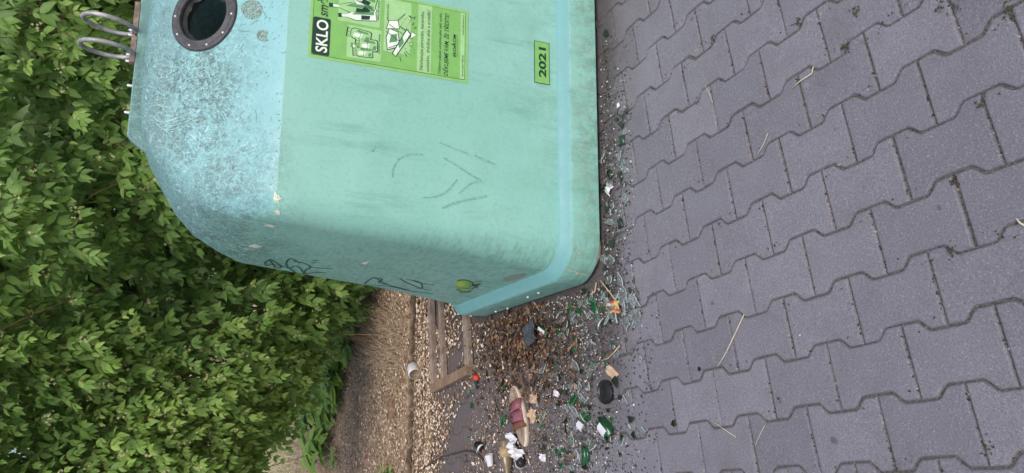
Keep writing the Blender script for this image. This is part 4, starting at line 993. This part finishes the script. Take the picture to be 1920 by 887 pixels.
# broken bottle pieces with paper still on them
def broken(px, rad, L, mat, lab, label, arc=2.6, rz=0, labw=.5):
    r = empty('broken_bottle_piece', G(*px, 0)+Vector((0,0,.002)), rz); tag(r, label, 'broken bottle'); n = 12; R = random.Random(int(px[0]))
    j0 = [R.uniform(-.25,.25)*L for _ in range(n+1)]; j1 = [R.uniform(-.25,.25)*L for _ in range(n+1)]; v = []
    for t in (0, .003):
        for i in range(n+1):
            a = (math.pi-arc)/2+arc*i/n
            for e_, j in ((-L/2, j0), (L/2, j1)): v.append((e_+j[i]*.7, (rad-t)*math.cos(a), (rad-t)*math.sin(a)-rad*math.sin((math.pi-arc)/2)+.003))
    f = []; b_ = 2*(n+1)
    for i in range(n): f += [(2*i,2*i+2,2*i+3,2*i+1),(b_+2*i,b_+2*i+1,b_+2*i+3,b_+2*i+2),(2*i,b_+2*i,b_+2*i+2,2*i+2),(2*i+1,2*i+3,b_+2*i+3,b_+2*i+1)]
    f += [(0,1,b_+1,b_),(2*n,b_+2*n,b_+2*n+1,2*n+1)]; obj('glass_wall', v, f, mat, r, True)
    if lab:
        v = []; f = []
        for i in range(n+1):
            a = math.pi/2-arc*labw/2+arc*labw*i/n
            for e_ in (-L*.32, L*.32): v.append((e_+R.uniform(-.002,.002), (rad+.0006)*math.cos(a), (rad+.0006)*math.sin(a)-rad*math.sin((math.pi-arc)/2)+.003))
        for i in range(n): f.append((2*i,2*i+2,2*i+3,2*i+1))
        obj('paper_label', v, f, lab, r, True)
broken((1140,806), .032, .075, M_GG, M_PAP, 'green bottle fragment still carrying a white label, below the black lid', 2.8, 1.2, .35)
broken((1100,853), .026, .06, M_GG, None, 'long plain green bottle fragment at the lower edge of the litter', 2.2, .2)
broken((1022,620), .016, .09, M_GG, M_PAP, 'slim green bottle neck with white foil on the leaf pile', 3.0, 1.35, .3)
broken((1168,264), .022, .036, m_glass('mossy_glass', (.03,.09,.05), .5, .2), None, 'dark green leaf-shaped glass fragment in front of the container, alone on the paver', 1.6, .3)
broken((1145,356), .026, .032, M_WHT, None, 'bright white curved china fragment under the front edge of the container', 1.9, 1.1)
broken((1161,198), .012, .018, M_WHT, None, 'tiny white china chip in front of the 2021 sticker', 1.6, .3)
broken((1146,328), .016, .03, M_DG, None, 'blackish curved glass fragment right above the white china piece', 1.8, .9)
broken((1092,800), .02, .06, M_CG, M_PAP, 'clear bottle fragment with torn white label between litter and green piece', 2.2, 1.4, .8)
broken((1165,270+150), .018, .03, M_DG, None, 'dark curved glass fragment where the pavers meet the front strip of glass', 1.8, .4)
# straws and twigs on the pavers
def stick(pts, rad, mat, label, cat='stalk', name='dry_stalk', z=.004):
    mb = MB(); mb.tube([G(x, y, z) for x, y in pts], rad, 5); tag(mb.build(name, mat, smooth=True), label, cat)
M_STR = simple('pale_straw', lin(196,186,164), .7, .3, var=.15)
stick([(1346,687),(1362,660),(1380,622),(1395,590)], .0016, M_STR, 'long pale straw slanting over the middle of the clean pavers')
stick([(1440,249),(1431,272),(1420,290)], .0011, M_STR, 'thin straw on the pavers level with the faint scrawl')
stick([(1333,787),(1355,803),(1380,820)], .0011, M_STR, 'thin straw near the bottom edge, left one of the crossing pair')
stick([(1434,797),(1425,815),(1416,835)], .0009, M_STR, 'thin straw near the bottom edge, right one of the crossing pair')
stick([(1485,166),(1500,152),(1522,138),(1525,125)], .0018, M_STR, 'bent straw lying along a zigzag joint in front of the year sticker')
stick([(1322,160),(1330,175),(1336,192)], .001, M_STR, 'short straw beside a joint near the container front')
stick([(1906,410),(1912,418),(1922,424)], .002, M_STR, 'pale splinter at the near edge of the pavers')
stick([(1128,676),(1140,672),(1152,660),(1162,648)], .0022, simple('peeled_twig', lin(190,170,132), .7), 'peeled pale twig above the beige card', 'twig', 'twig', .008)
stick([(1126,526),(1135,538),(1146,552),(1153,562)], .0022, simple('peeled_twig2', lin(196,172,140), .7), 'pale twig pointing at the red and yellow wrapper', 'twig', 'twig', .015)
stick([(1118,530),(1116,545),(1108,552),(1100,551)], .003, M_CARD, 'curled brown peel strip by the container corner', 'peel', 'peel_strip', .01)
stick([(1500,183+444),(1500,630)], .003, M_STR, 'small pale chip stuck in a joint far out on the pavers', 'chip', 'pale_chip')
